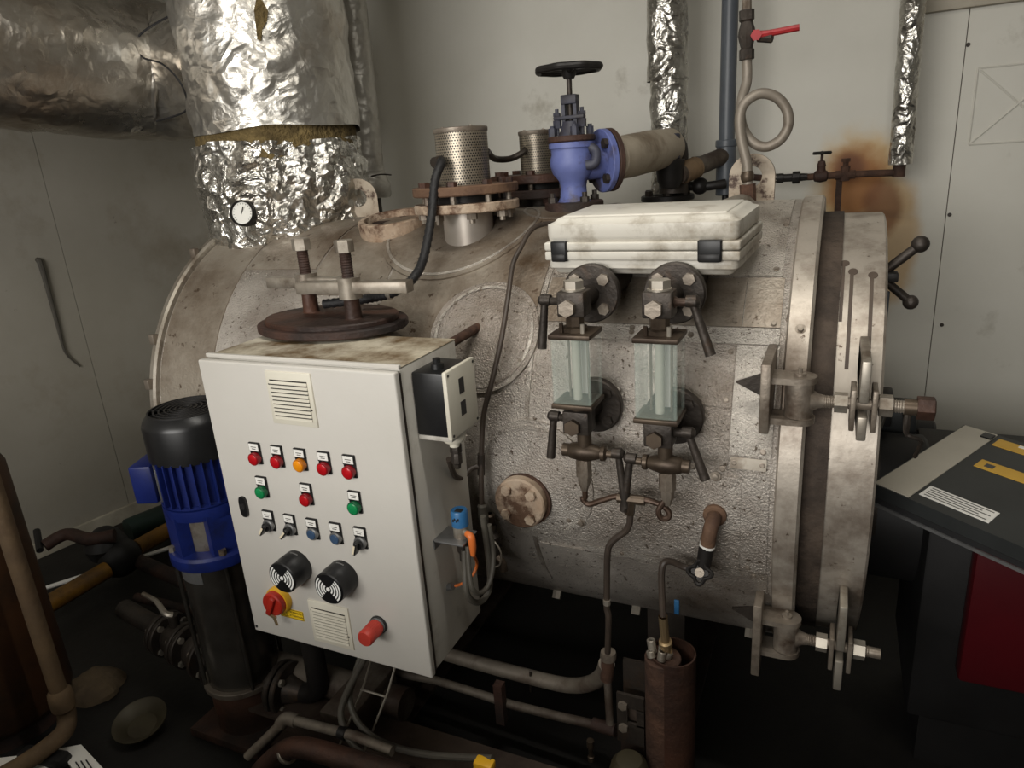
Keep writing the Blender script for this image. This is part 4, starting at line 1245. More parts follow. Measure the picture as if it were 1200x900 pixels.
# ---------------------------------------------------------------- control cabinet
CX0, CX1, CZ0, CZ1, CYF, CYB = -1.245, -0.737, 0.541, 1.243, 1.04, 1.285
cab = root('control_cabinet', 'white steel control cabinet with coloured indicator lights and switches', 'cabinet', ((CX0 + CX1) / 2, 1.16, CZ0))
part('body', B().span((CX0 + 0.004, CYF + 0.024, CZ0 + 0.004), (CX1 - 0.003, CYB, CZ1 - 0.004), bev=0.004), 'cabinet_side', cab)
part('top_sheet', B().span((CX0 + 0.004, CYF + 0.026, CZ1 - 0.004), (CX1 - 0.003, CYB, CZ1 - 0.002), bev=0.0008, seg=1), 'cabinet_top', cab, 'stained top of the cabinet')
part('rain_lip', B().span((CX0 + 0.004, CYF + 0.021, CZ1 - 0.005), (CX1 - 0.003, CYF + 0.030, CZ1 + 0.003), bev=0.001, seg=1), 'cabinet_white', cab)
part('gasket', B().span((CX0 + 0.010, CYF + 0.016, CZ0 + 0.010), (CX1 - 0.010, CYF + 0.025, CZ1 - 0.012)), 'gasket_black', cab)
door = part('door', B().span((CX0, CYF, CZ0), (CX1, CYF + 0.017, CZ1 - 0.006), bev=0.004, seg=3), 'cabinet_white', cab)
UX, UZ = V((1, 0, 0)), V((0, 0, 1))
def at_door(u, v, d=0.0):
    return V((CX0 + u, CYF - d, CZ1 - v))
def dspan(u0, u1, v0, v1, d0, d1, bev=0.0, seg=2):
    return B().span((CX0 + u0, CYF - d0, CZ1 - v0), (CX0 + u1, CYF - d1, CZ1 - v1), bev=bev, seg=seg)
def vent(u0, u1, v0, v1):
    f = part('vent', dspan(u0, u1, v0, v1, -0.004, 0.004, 0.002), 'plastic_white', cab, 'slatted plastic ventilation grille')
    part('vent_recess', dspan(u0 + 0.010, u1 - 0.010, v0 + 0.018, v1 - 0.012, 0.0, 0.0043), 'slot_dark', f)
    n = 10
    h = (v1 - v0 - 0.030) / n
    for k in range(n):
        vv = v0 + 0.018 + h * k
        t = B()
        t.prism([(0.0043, vv + h * 0.98), (0.0043, vv + h * 0.34), (0.0055, vv + h * 0.34), (0.0068, vv + h * 0.90), (0.0068, vv + h * 0.98)], (0, -1, 0), (0, 0, -1), (u1 - u0 - 0.020, 0, 0), (CX0 + u0 + 0.010, CYF, CZ1))
        part('slat', t, 'plastic_white', f)
    for du in (0.008, u1 - u0 - 0.008):
        part('vent_screw', B().cyl(at_door(u0 + du, (v0 + v1) / 2 + (0.02 if du > 0.02 else -0.03), 0.003), at_door(u0 + du, (v0 + v1) / 2 + (0.02 if du > 0.02 else -0.03), 0.005), 0.002, n=8), 'slot_dark', f)
vent(0.190, 0.308, 0.018, 0.134)
vent(0.192, 0.306, 0.568, 0.680)
def legend(u, v, w=0.030, nm='indicator'):
    hp_ = part(nm, dspan(u - w / 2, u + w / 2, v - 0.036, v + 0.015, -0.001, 0.0035, 0.0015), 'plastic_black', cab)
    part('legend_frame', dspan(u - w / 2, u + w / 2, v - 0.036, v - 0.014, 0.003, 0.0055, 0.001, 1), 'plastic_black', hp_)
    part('legend_label', dspan(u - w / 2 + 0.0022, u + w / 2 - 0.0022, v - 0.0338, v - 0.0175, 0.005, 0.0062), 'label_white', hp_)
    ln = B()
    for k, (a, c) in enumerate(((0.22, 0.80), (0.30, 0.72))):
        x0 = u - w / 2 + 0.0022 + (w - 0.0044) * a
        x1 = u - w / 2 + 0.0022 + (w - 0.0044) * c
        zz = v - 0.0275 + 0.0045 * k
        ln.span((CX0 + x0, CYF - 0.006, CZ1 - zz), (CX0 + x1, CYF - 0.0066, CZ1 - zz - 0.0016))
    part('legend_print', ln, 'label_print', hp_)
    return hp_
U5 = (0.121, 0.183, 0.246, 0.309, 0.373)
for u, v, c in [(q, 0.222, 'amber' if i == 2 else 'red') for i, q in enumerate(U5)] + [(0.121, 0.303, 'green'), (0.246, 0.303, 'red'), (0.373, 0.303, 'green')]:
    h_ = legend(u, v, nm='indicator_light')
    p_ = at_door(u, v)
    part('lens_rim', B().cyl(p_, p_ + V((0, -0.0145, 0)), 0.0145, n=28, bev=0.001), 'lens_%s_rim' % c, h_)
    part('lens', B().lathe(p_ + V((0, -0.0145, 0)), (0, -1, 0), [(0.0120, -0.001), (0.0120, 0.0008), (0.0095, 0.0020), (0, 0.0026)], 28), 'lens_' + c, h_, c + ' indicator lens')
for i, u in enumerate(U5):
    v = 0.387
    kn = i in (0, 1, 4)
    h_ = legend(u, v, nm='selector_switch' if kn else 'push_button')
    p_ = at_door(u, v)
    part('bezel', B().cyl(p_, p_ + V((0, -0.011, 0)), 0.0148, n=28, bev=0.002), 'bezel_grey', h_)
    if kn:
        rt = Matrix.Rotation((0.62, 0.75, 0.30)[(0, 1, 4).index(i)], 3, 'Y')
        part('knob', B().cyl(p_ + V((0, -0.010, 0)), p_ + V((0, -0.018, 0)), 0.0105, n=24, bev=0.001).box(p_ + V((0, -0.020, 0)) + rt @ V((0, 0, -0.004)), (0.008, 0.016, 0.030), rt, bev=0.0015), 'plastic_black', h_)
        part('knob_pointer', B().box(p_ + V((0, -0.0278, 0)) + rt @ V((-0.001, 0, -0.006)), (0.0045, 0.0015, 0.021), rt), 'knob_cream', h_)
    else:
        part('button', B().cyl(p_ + V((0, -0.010, 0)), p_ + V((0, -0.013, 0)), 0.0112, n=24, bev=0.001), 'button_blue', h_)
lk = part('door_lock', B().prism([(0.011 * (1 if abs(math.cos(a)) > 0 else 0) * math.copysign(abs(math.cos(a)) ** 0.6, math.cos(a)), 0.0255 * math.copysign(abs(math.sin(a)) ** 0.75, math.sin(a))) for a in [2 * math.pi * k / 28 for k in range(28)]], (1, 0, 0), (0, 0, 1), (0, -0.006, 0), at_door(0.052, 0.352)), 'plastic_black', cab, 'small oval black door lock')
part('lock_cylinder', B().cyl(at_door(0.052, 0.350, 0.005), at_door(0.052, 0.350, 0.008), 0.0075, n=20), 'plastic_dark', lk)
def buzzer(u, v):
    p_ = at_door(u, v)
    bz = part('buzzer', B().lathe(p_, (0, -1, 0), [(0, 0), (0.0385, 0), (0.0385, 0.030), (0.0375, 0.032), (0.0375, 0.052), (0.035, 0.0545), (0, 0.0545)], 48), 'plastic_black', cab, 'black alarm buzzer with white sound wave emblem')
    e = B()
    f_ = p_ + V((0, -0.0545, 0))
    def arc(r0, r1, a0, a1):
        n = 10
        o_, i_, o2, i2 = [], [], [], []
        for k in range(n + 1):
            a = a0 + (a1 - a0) * k / n
            d = V((math.cos(a), 0, math.sin(a)))
            o_.append(e.bm.verts.new(f_ + d * r1 + V((0, -0.0006, 0))))
            i_.append(e.bm.verts.new(f_ + d * r0 + V((0, -0.0006, 0))))
        for k in range(n):
            e.bm.faces.new((o_[k], o_[k + 1], i_[k + 1], i_[k]))
    for r0_ in (0.0085, 0.0155, 0.0225, 0.0290):
        for c in (0.0, math.pi):
            arc(r0_, r0_ + 0.0038, c - 0.86, c + 0.86)
    e.lathe(f_ + V((0, 0.0002, 0)), (0, -1, 0), [(0.0048, 0), (0.0048, 0.001), (0, 0.001)], 16)
    part('emblem', e, 'emblem_white', bz)
    t = B()
    for k in range(6):
        a = math.radians(70 + 5 * k)
        d = V((math.cos(a), 0, math.sin(a)))
        t.box(p_ + d * 0.0386 + V((0, -0.012, 0)), (0.0026, 0.003, 0.001), Matrix.Rotation(math.pi / 2 - a, 3, 'Y'))
    part('mark', t, 'bezel_grey', bz)
buzzer(0.182, 0.482)
buzzer(0.309, 0.483)
# main isolator
p_ = at_door(0.108, 0.585)
iso = part('isolator_switch', B().lathe(p_, (0, -1, 0), [(0, 0), (0.0335, 0), (0.0335, 0.012), (0.032, 0.016), (0, 0.016)], 44), 'yellow_paint', cab, 'red and yellow rotary main switch')
part('switch_knob', B().lathe(p_ + V((0, -0.016, 0)), (0, -1, 0), [(0, 0), (0.0295, 0), (0.0290, 0.012), (0.0265, 0.015), (0, 0.015)], 40).box(p_ + V((0, -0.033, 0)), (0.014, 0.014, 0.050), Matrix.Rotation(0.45, 3, 'Y'), bev=0.003), 'switch_red', iso)
ky = B().box(p_ + V((-0.004, -0.034, -0.026)), (0.030, 0.004, 0.008), Matrix.Rotation(0.3, 3, 'Y'), bev=0.001)
ky.box(p_ + V((0.003, -0.032, -0.040)), (0.008, 0.003, 0.026), Matrix.Rotation(-0.25, 3, 'Y'), bev=0.001)
part('key', ky, 'key_brass', iso)
wl_ = part('warning_label', dspan(0.098, 0.169, 0.610, 0.636, 0.0, 0.0008), 'label_yellow', cab, 'yellow warning label')
brd = B()
for a, c in (((0.0985, 0.611), (0.1685, 0.612)), ((0.0985, 0.634), (0.1685, 0.635)), ((0.0985, 0.611), (0.0995, 0.635)), ((0.1675, 0.611), (0.1685, 0.635))):
    brd.span(at_door(a[0], a[1], 0.0007), at_door(c[0], c[1], 0.0011))
brd.prism([(0.1015, -0.632), (0.1235, -0.632), (0.1125, -0.6135)], (1, 0, 0), (0, 0, 1), (0, -0.0004, 0), (CX0, CYF - 0.0007, CZ1))
part('label_border', brd, 'plastic_black', wl_)
part('triangle', B().prism([(0.1042, -0.6305), (0.1208, -0.6305), (0.1125, -0.6163)], (1, 0, 0), (0, 0, 1), (0, -0.0004, 0), (CX0, CYF - 0.0010, CZ1)), 'label_yellow', wl_)
part('bolt_sign', B().prism([(0.1130, -0.6185), (0.1112, -0.6245), (0.1125, -0.6245), (0.1120, -0.6295), (0.1140, -0.6235), (0.1127, -0.6235)], (1, 0, 0), (0, 0, 1), (0, -0.0003, 0), (CX0, CYF - 0.0014, CZ1)), 'plastic_black', wl_)
text_part('lettering', 'ATTENTION', 0.0072, at_door(0.1465, 0.6275, 0.0010), UX, UZ, 'plastic_black', wl_)
text_part('lettering', 'WARNUNG', 0.0072, at_door(0.1480, 0.6180, 0.0010), UX, UZ, 'plastic_black', wl_)
# emergency stop
p_ = at_door(0.386, 0.590)
es = part('stop_button', B().cyl(p_, p_ + V((0, -0.006, 0)), 0.0215, n=32, bev=0.001), 'plastic_black', cab, 'red cylindrical stop button')
part('collar', B().cyl(p_ + V((0, -0.006, 0)), p_ + V((0, -0.010, 0)), 0.0195, n=28), 'bezel_grey', es)
part('button', B().lathe(p_ + V((0, -0.010, 0)), (0, -1, 0), [(0.0175, 0), (0.0180, 0.002), (0.0180, 0.026), (0.0188, 0.028), (0.0188, 0.042), (0.0165, 0.046), (0, 0.0475)], 28), 'mushroom_red', es)
rb = B()
for k in range(24):
    a = 2 * math.pi * k / 24
    d = V((math.cos(a), 0, math.sin(a)))
    rb.cyl(p_ + d * 0.018 + V((0, -0.013, 0)), p_ + d * 0.018 + V((0, -0.035, 0)), 0.0009, n=4)
part('grip_ribs', rb, 'mushroom_red', es)
part('door_screw', B().cyl(at_door(0.009, 0.688, -0.001), at_door(0.009, 0.688, 0.0015), 0.0035, n=10), 'plastic_black', cab)
part('hinge_rod', B().span((CX1 - 0.004, CYF + 0.0175, CZ0 + 0.008), (CX1 - 0.0005, CYF + 0.0225, CZ1 - 0.012)), 'dark_steel', cab)
# arms that carry the cabinet from the boiler behind it
for x in (-1.10, -0.88):
    for z in (0.70, 1.08):
        part('mounting_arm', B().span((x - 0.018, CYB - 0.002, z - 0.012), (x + 0.018, 1.383, z + 0.012)), 'dark_steel', cab)

# ---------------------------------------------------------------- pressure switch on the cabinet side
SX0, SX1 = CX1 - 0.002, -0.668
ps = root('pressure_switch', 'black and white pressure switch box mounted on the cabinet side', 'switch', (-0.70, 1.16, 1.08))
yf = (-0.716, 1.100, 1.216)
part('housing', B().span((SX0, 1.098, 1.090), (SX1, 1.205, 1.222), bev=0.004), 'plastic_black', ps)
cv = part('cover', B().span((SX1, 1.094, 1.086), (SX1 + 0.010, 1.212, 1.226), bev=0.003), 'plastic_white', ps, 'cream front cover with two windows')
for z0, z1 in ((1.168, 1.200), (1.122, 1.152)):
    part('window', B().span((SX1 + 0.0095, 1.140, z0), (SX1 + 0.0108, 1.160, z1)), 'plastic_dark', cv)
for yy in (1.101, 1.204):
    for zz in (1.094, 1.218):
        part('cover_screw', B().cyl((SX1 + 0.009, yy, zz), (SX1 + 0.0112, yy, zz), 0.003, n=8), 'slot_dark', cv)
part('top_knob', B().lathe((-0.700, 1.135, 1.222), (0, 0, 1), [(0.014, 0), (0.013, 0.010), (0.008, 0.012), (0.008, 0.020), (0, 0.021)], 18), 'plastic_black', ps)
part('bottom_plate', B().span((SX0, 1.100, 1.080), (SX1 + 0.006, 1.208, 1.090), bev=0.002), 'cabinet_side', ps)
part('bellows', B().lathe((-0.690, 1.155, 1.082), (0, 0, -1), [(0.026, 0), (0.026, 0.014), (0.021, 0.022), (0.011, 0.026), (0.011, 0.034)], 24), 'plastic_white', ps)
part('union_nut', B().lathe((-0.690, 1.158, 1.052), (0, 0, -1), [(0.011, 0), (0.013, 0.004), (0.013, 0.018), (0.010, 0.02), (0.012, 0.024), (0.012, 0.042), (0.008, 0.046), (0.007, 0.055)], 8), 'dark_steel', ps)

# ---------------------------------------------------------------- flow sensor, bracket and orange cable
bk = V((-0.690, 1.145, 0.843))
fsn = root('flow_sensor', 'small blue and steel flow sensor standing on a grey bracket at the cabinet side', 'sensor', bk)
part('cap', B().lathe(bk, (0, 0, 1), [(0.0165, 0.026), (0.0185, 0.027), (0.0185, 0.060), (0.0165, 0.063), (0, 0.063)], 28), 'sensor_blue', fsn)
dt_ = B()
for k in range(4):
    dt_.box(bk + V((-0.006 + 0.004 * k, -0.0185, 0.045 + 0.003 * (k % 2))), (0.003, 0.001, 0.006))
dt_.box(bk + V((0.002, -0.004, 0.0632)), (0.016, 0.014, 0.0008))
part('keypad', dt_, 'plastic_dark', fsn)
part('steel_body', B().cyl(bk + V((0, 0, 0)), bk + V((0, 0, 0.027)), 0.0165, n=28), 'bright_steel', fsn)
part('process_thread', B().lathe(bk, (0, 0, -1), [(0.010, 0), (0.010, 0.016), (0.013, 0.018), (0.013, 0.034), (0.009, 0.042), (0.009, 0.060)], 10), 'dark_steel', fsn)
part('plug', B().cyl(bk + V((0.010, -0.006, 0.016)), bk + V((0.030, -0.014, 0.013)), 0.0065, n=12), 'bright_steel', fsn)
bkt = B().span((CX1 - 0.003, bk.y - 0.036, bk.z - 0.004), (-0.668, bk.y + 0.03, bk.z), bev=0.001, seg=1)
bkt.span((CX1 - 0.003, bk.y - 0.036, bk.z - 0.022), (CX1, bk.y + 0.03, bk.z))
solo('sensor_bracket', bkt, 'bezel_grey', 'small grey angle bracket on the cabinet side under blue sensor', 'bracket', (CX1, bk.y, bk.z))
oc_ = root('sensor_cable', 'orange cable looping from the blue sensor back into the cabinet side', 'cable', (-0.735, 1.151, 0.707))
part('connector', B().tube([bk + V((0.020, -0.012, 0.016)), bk + V((0.032, -0.016, 0.012)), bk + V((0.034, -0.016, -0.012)), bk + V((0.033, -0.016, -0.032))], [0.0065, 0.0085, 0.008, 0.0052], n=12, sub=4), 'cable_orange', oc_)
part('lead', B().tube([bk + V((0.033, -0.016, -0.030)), (-0.680, 1.182, 0.755), (-0.690, 1.180, 0.728), (-0.705, 1.169, 0.712), (-0.720, 1.155, 0.707), (-0.734, 1.145, 0.708)], 0.0034, n=8, sub=6), 'cable_orange', oc_)
part('gland', B().cyl((-0.725, 1.145, 0.710), (-0.742, 1.147, 0.703), 0.008, n=10), 'bezel_grey', oc_)
# grey cables hanging in a loop behind the sensor
lp = root('cable_loop', 'dark grey cables hanging in a loop behind the blue sensor', 'cable', (-0.660, 1.106, 0.711))
part('cable', B().tube([(-0.675, 1.125, 0.822), (-0.672, 1.115, 0.781), (-0.668, 1.104, 0.742), (-0.664, 1.111, 0.713), (-0.660, 1.135, 0.689), (-0.655, 1.162, 0.686), (-0.650, 1.178, 0.709), (-0.650, 1.183, 0.761), (-0.650, 1.180, 0.816), (-0.650, 1.175, 0.881)], 0.0068, n=10, sub=6), 'cable_grey', lp)
part('cable', B().tube([(-0.668, 1.129, 0.831), (-0.662, 1.115, 0.778), (-0.655, 1.110, 0.741), (-0.650, 1.129, 0.719), (-0.645, 1.156, 0.718), (-0.640, 1.176, 0.745), (-0.640, 1.189, 0.791), (-0.642, 1.184, 0.857)], 0.0055, n=10, sub=6), 'cable_grey', lp)
sv_ = root('solenoid_valve', 'small dirty valve with wire bail in the gap between cabinet and boiler', 'valve', (-0.727, 1.350, 0.682))
q_ = V((-0.728, 1.350, 0.693))
part('body', B().lathe(q_, (0, 0, 1), [(0, -0.045), (0.012, -0.042), (0.019, -0.02), (0.016, 0.005), (0.021, 0.012), (0.021, 0.03), (0.012, 0.038), (0.012, 0.05), (0, 0.05)], 16), 'dark_steel', sv_)
part('wire_bail', B().tube([q_ + V((0.0, -0.02, 0.035)), q_ + V((0.020, -0.02, 0.025)), q_ + V((0.033, -0.02, -0.002)), q_ + V((0.027, -0.02, -0.035)), q_ + V((0.012, -0.02, -0.045))], 0.0022, n=6, sub=5), 'bright_steel', sv_)
part('outlet', B().tube([q_ + V((0.0, 0, -0.02)), q_ + V((0.025, -0.005, -0.035)), q_ + V((0.03, -0.005, -0.06))], 0.010, n=12, sub=4), 'bronze', sv_)
q_ = V((-0.729, 1.350, 0.760))
part('union', B().lathe(q_, (0, 0, 1), [(0.008, -0.03), (0.013, -0.028), (0.013, -0.008), (0.010, -0.006), (0.014, 0.0), (0.014, 0.02), (0.008, 0.024)], 8), 'bronze', sv_)

# ---------------------------------------------------------------- loose manhole cover lying on the cabinet
mz = CZ1
mcx, mcy = -1.100, 1.325
mcv = root('manhole_cover', 'rusty oval manhole cover with two clamp bars lying on the cabinet top', 'manhole cover', (mcx, mcy, mz))
ov = lambda r, h: None
def oval(r, z0, z1, bev, sx=1.0, syy=0.72):
    t = B().lathe((0, 0, 0), (0, 0, 1), [(0, 0), (r - bev, 0), (r, bev), (r, z1 - z0 - bev), (r - bev, z1 - z0), (0, z1 - z0)], 64)
    bmesh.ops.transform(t.bm, matrix=Matrix.Translation((mcx, mcy, z0)) @ Matrix.Diagonal((sx, syy, 1, 1)), verts=t.bm.verts)
    return t
part('plate', oval(0.198, mz + 0.004, mz + 0.022, 0.003), 'rust_dark', mcv)
part('plate_step', oval(0.176, mz + 0.020, mz + 0.034, 0.003), 'rust_plate', mcv)
for (px, py, ang_, zb_) in ((-1.180, 1.350, -0.02, 0.0), (-1.010, 1.295, 0.10, 0.0)):
    z0 = mz + 0.030
    part('pillar', B().lathe((px, py, z0), (0, 0, 1), [(0.027, 0), (0.020, 0.006), (0.018, 0.045), (0.018, 0.060)], 24), 'rust_plate', mcv)
    rot = Matrix.Rotation(ang_, 3, 'Z')
    bl_ = 0.235 if py > 1.32 else 0.290
    bo_ = rot @ V((0.0 if py > 1.32 else 0.010, 0, 0))
    bar = B().box(V((px, py, z0 + 0.078)) + bo_, (bl_, 0.038, 0.040), rot, bev=0.004)
    for q in bar.bm.verts:
        lx_ = (rot.inverted() @ (q.co - V((px, py, z0 + 0.078)))).x
        if abs(lx_) > 0.05:
            q.co.z = z0 + 0.078 + (q.co.z - z0 - 0.078) * 0.68
    bar.cyl((px, py, z0 + 0.052), (px, py, z0 + 0.100), 0.0265, n=28)
    br_ = part('clamp_bar', bar, 'chipped_steel', mcv)
    part('stud', B().lathe((px, py, z0 + 0.100), (0, 0, 1), [(0.0140, 0)] + [(0.0140 - 0.0012 * (k % 2), 0.003 * k) for k in range(1, 20)] + [(0, 0.06)], 18), 'rust_dark', mcv)
    part('stud_head', B().lathe((px, py, z0 + 0.157), (0, 0, 1), [(0, 0), (0.0225, 0), (0.0225, 0.025), (0.020, 0.028), (0, 0.028)], 6), 'chipped_steel', mcv)

# ---------------------------------------------------------------- multistage feed pump beside the cabinet
PX, PY = -1.558, 1.235
pump = root('feed_pump', 'tall vertical multistage pump with blue motor and black fan cover', 'pump', (PX, PY, 0))
part('foot', B().span((PX - 0.135, PY - 0.13, 0.0), (PX + 0.135, PY + 0.13, 0.030), bev=0.006), 'rust_dark', pump)
part('pump_head', B().lathe((PX, PY, 0.028), (0, 0, 1), [(0.105, 0), (0.100, 0.03), (0.104, 0.05), (0.104, 0.130), (0.100, 0.14), (0, 0.14)], 40), 'rust_plate', pump)
part('base_ring', B().ring((PX, PY, 0.168), (PX, PY, 0.186), 0.118, 0.09, 44), 'pipe_dirty', pump)
part('jacket', B().cyl((PX, PY, 0.18), (PX, PY, 0.598), 0.103, n=56), 'stainless', pump)
for k in range(4):
    a = math.pi / 4 + k * math.pi / 2 + 0.2
    part('tie_rod', B().cyl((PX + 0.112 * math.cos(a), PY + 0.112 * math.sin(a), 0.17), (PX + 0.112 * math.cos(a), PY + 0.112 * math.sin(a), 0.64), 0.006, n=10), 'stainless', pump)
    part('tie_nut', B().cyl((PX + 0.112 * math.cos(a), PY + 0.112 * math.sin(a), 0.635), (PX + 0.112 * math.cos(a), PY + 0.112 * math.sin(a), 0.650), 0.011, n=6), 'bright_steel', pump)
part('type_plate', B().prism([(0.1036 * math.cos(a), 0.1036 * math.sin(a)) for a in [math.radians(-118 + 6 * k) for k in range(9)]] + [(0.1044 * math.cos(a), 0.1044 * math.sin(a)) for a in [math.radians(-70 - 6 * k) for k in range(9)]], (1, 0, 0), (0, 1, 0), (0, 0, 0.042), (PX, PY, 0.550)), 'bezel_grey', pump)
part('pump_collar', B().lathe((PX, PY, 0.594), (0, 0, 1), [(0.10, 0), (0.120, 0.002), (0.124, 0.010), (0.124, 0.034), (0.118, 0.042), (0.075, 0.046)], 44), 'pump_blue', pump)
br = B()
for k in range(4):
    a = k * math.pi / 2 - math.radians(22)
    br.box((PX + 0.088 * math.cos(a), PY + 0.088 * math.sin(a), 0.69), (0.085, 0.034, 0.125), a + math.pi / 2)
br.lathe((PX, PY, 0.73), (0, 0, 1), [(0.085, 0), (0.108, 0.012), (0.112, 0.03), (0.112, 0.045), (0.08, 0.05)], 40)
part('lantern', br, 'pump_blue', pump)
part('coupling_guard', B().lathe((PX, PY, 0.635), (0, 0, 1), [(0.078, 0), (0.082, 0.006), (0.082, 0.098), (0.06, 0.104)], 32), 'bright_steel', pump)
mt_ = part('motor', B().lathe((PX, PY, 0.775), (0, 0, 1), [(0.10, 0), (0.112, 0.005), (0.112, 0.012), (0.106, 0.014), (0.106, 0.145), (0.10, 0.15), (0, 0.15)], 48), 'pump_blue', pump)
for k in range(30):
    a = 2 * math.pi * k / 30
    if 3.35 < a < 4.6:
        continue
    part('cooling_fin', B().box((PX + 0.112 * math.cos(a), PY + 0.112 * math.sin(a), 0.85), (0.018, 0.0035, 0.125), a), 'pump_blue', mt_)
da = math.radians(203)
dv = V((math.cos(da), math.sin(da), 0))
tb_ = part('terminal_box', B().box(V((PX, PY, 0.835)) + dv * 0.135, (0.062, 0.115, 0.11), da, bev=0.006), 'pump_blue', pump)
na = math.radians(236)
nv = V((math.cos(na), math.sin(na), 0))
part('name_plate', B().box(V((PX, PY, 0.842)) + nv * 0.108, (0.006, 0.052, 0.095), na, bev=0.001), 'bezel_grey', pump)
part('fan_cover', B().lathe((PX, PY, 0.915), (0, 0, 1), [(0.110, -0.01), (0.117, -0.008), (0.117, 0.085), (0.112, 0.098), (0.100, 0.112), (0.096, 0.116)], 48), 'plastic_black', pump, 'black fan cover')
gr = B()
for k in range(7):
    r_ = 0.012 + 0.0135 * k
    gr.lathe((PX, PY, 1.030), (0, 0, 1), [(r_, 0), (r_ + 0.004, 0), (r_ + 0.004, 0.004), (r_, 0.004), (r_, 0)], 36)
for k in range(12):
    a = 2 * math.pi * k / 12
    gr.box((PX + 0.05 * math.cos(a), PY + 0.05 * math.sin(a), 1.030), (0.094, 0.0035, 0.004), a)
part('fan_grille', gr, 'plastic_dark', pump)
part('fan', B().lathe((PX, PY, 1.012), (0, 0, 1), [(0, 0), (0.094, 0)], 36), 'slot_dark', pump)

# suction and delivery flanges: valve train left of the pump, flange towards the frame on the right
def flange_pair(parent, c, axis, R, t, mm, nb=4):
    f = part('flange', B().cyl(V(c), V(c) + V(axis) * t, R, n=36, bev=0.003), mm, parent)
    bolts(f, V(c) + V(axis) * t, axis, R * 0.76, nb, 0.011, 0.011, 'old_steel', 0.5)
    return f
zf = 0.15
tr = root('valve_train', 'dark flanged suction valve train with ball valve left of the pump', 'pipe fittings', (PX - 0.30, PY, zf))
sd_ = V((-0.98, 0.17, 0)).normalized()
s0 = V((PX, PY, zf)) + sd_ * 0.10
part('pipe', B().cyl(s0, s0 + sd_ * 0.62, 0.034, n=24), 'dark_steel', tr)
for d_ in (0.02, 0.09, 0.19, 0.215, 0.31, 0.335):
    f = part('flange', B().cyl(s0 + sd_ * d_, s0 + sd_ * (d_ + 0.018), 0.075, n=36, bev=0.003), 'dark_steel', tr)
    bolts(f, s0 + sd_ * (d_ + 0.018), sd_, 0.058, 4, 0.011, 0.010, 'old_steel', 0.6)
    bolts(f, s0 + sd_ * d_, -sd_, 0.058, 4, 0.011, 0.010, 'bright_steel', 0.6)
part('valve_body', B().lathe(s0 + sd_ * 0.10, sd_, [(0.04, 0), (0.058, 0.03), (0.058, 0.06), (0.04, 0.09)], 24), 'dark_steel', tr)
hq = s0 + sd_ * 0.27 + V((0, 0, 0.05))
part('ball_valve', B().lathe(s0 + sd_ * 0.22, sd_, [(0.04, 0), (0.055, 0.03), (0.055, 0.07), (0.04, 0.10)], 24).cyl(hq, hq + V((0, 0, 0.045)), 0.016, n=12), 'dark_steel', tr)
part('lever', B().tube([hq + V((0, 0, 0.045)), hq + V((-0.02, -0.01, 0.055)), hq + sd_ * 0.09 + V((0, 0, 0.07)), hq + sd_ * 0.17 + V((0, 0, 0.072))], [0.012, 0.010, 0.008, 0.008], n=8, sub=3), 'bright_steel', tr)
dvv = V((1, 0.05, 0)).normalized()
e0 = V((PX, PY, zf)) + dvv * 0.095
dlv = root('delivery_pipe', 'flanged delivery pipe with black elbow right of the pump foot', 'pipe', e0)
part('neck', B().cyl(e0, e0 + dvv * 0.03, 0.05, n=24), 'dark_steel', dlv)
for d_ in (0.028, 0.052):
    f = part('flange', B().cyl(e0 + dvv * d_, e0 + dvv * (d_ + 0.018), 0.078, n=36, bev=0.003), 'dark_steel', dlv)
    if d_ > 0.03:
        bolts(f, e0 + dvv * (d_ + 0.018), dvv, 0.060, 4, 0.011, 0.010, 'bright_steel', 0.6)
part('elbow', B().tube([e0 + dvv * 0.07, e0 + dvv * 0.12, e0 + dvv * 0.165 + V((0, 0, 0.02)), e0 + dvv * 0.18 + V((0, 0, 0.07)), e0 + dvv * 0.18 + V((0, 0, 0.25))], 0.030, n=20, sub=5), 'black_steel', dlv)
part('reducer', B().lathe(e0 + dvv * 0.068, dvv, [(0.045, 0), (0.034, 0.03), (0.030, 0.05)], 20), 'dark_steel', dlv)

# ---------------------------------------------------------------- steel frame and pipes under the boiler
solo('frame_beam', B().span((-1.62, 1.16, 0.0), (0.15, 1.28, 0.012)).span((-1.62, 1.16, 0.11), (0.15, 1.28, 0.122)).span((-1.62, 1.215, 0.01), (0.15, 1.225, 0.115)), 'beam_steel', 'long brown steel beam lying on the floor under the cabinet', 'beam', (-0.7, 1.22, 0))
solo('cross_beam', B().span((-1.20, 1.28, 0.0), (-1.08, 2.3, 0.012)).span((-1.20, 1.28, 0.11), (-1.08, 2.3, 0.122)).span((-1.15, 1.28, 0.01), (-1.13, 2.3, 0.115)), 'beam_steel', 'short steel cross beam running back under the boiler left of the bracket', 'beam', (-1.14, 1.8, 0))
solo('rear_beam', B().span((-1.62, 2.55, 0.0), (0.15, 2.67, 0.012)).span((-1.62, 2.55, 0.11), (0.15, 2.67, 0.122)).span((-1.62, 2.605, 0.01), (0.15, 2.615, 0.115)), 'beam_steel', 'steel beam in the dark at the back under the boiler', 'beam', (-0.7, 2.6, 0))
fd = B().cyl((-1.62, 1.30, 0.16), (-1.02, 1.30, 0.16), 0.045, n=24)
fd.box((-1.13, 1.24, 0.20), (0.10, 0.22, 0.07), bev=0.006)
solo('feed_block', fd, 'pipe_dirty', 'grimy pipe block on the beam between pump and cabinet stand', 'pipe', (-1.3, 1.30, 0.16))
wr = B()
for dx in (0.0, 0.075):
    wr.tube([(-1.03 + dx, 1.25, 0.46), (-1.045 + dx, 1.17, 0.33), (-1.10 + dx, 1.08, 0.16)], 0.003, n=6, sub=2)
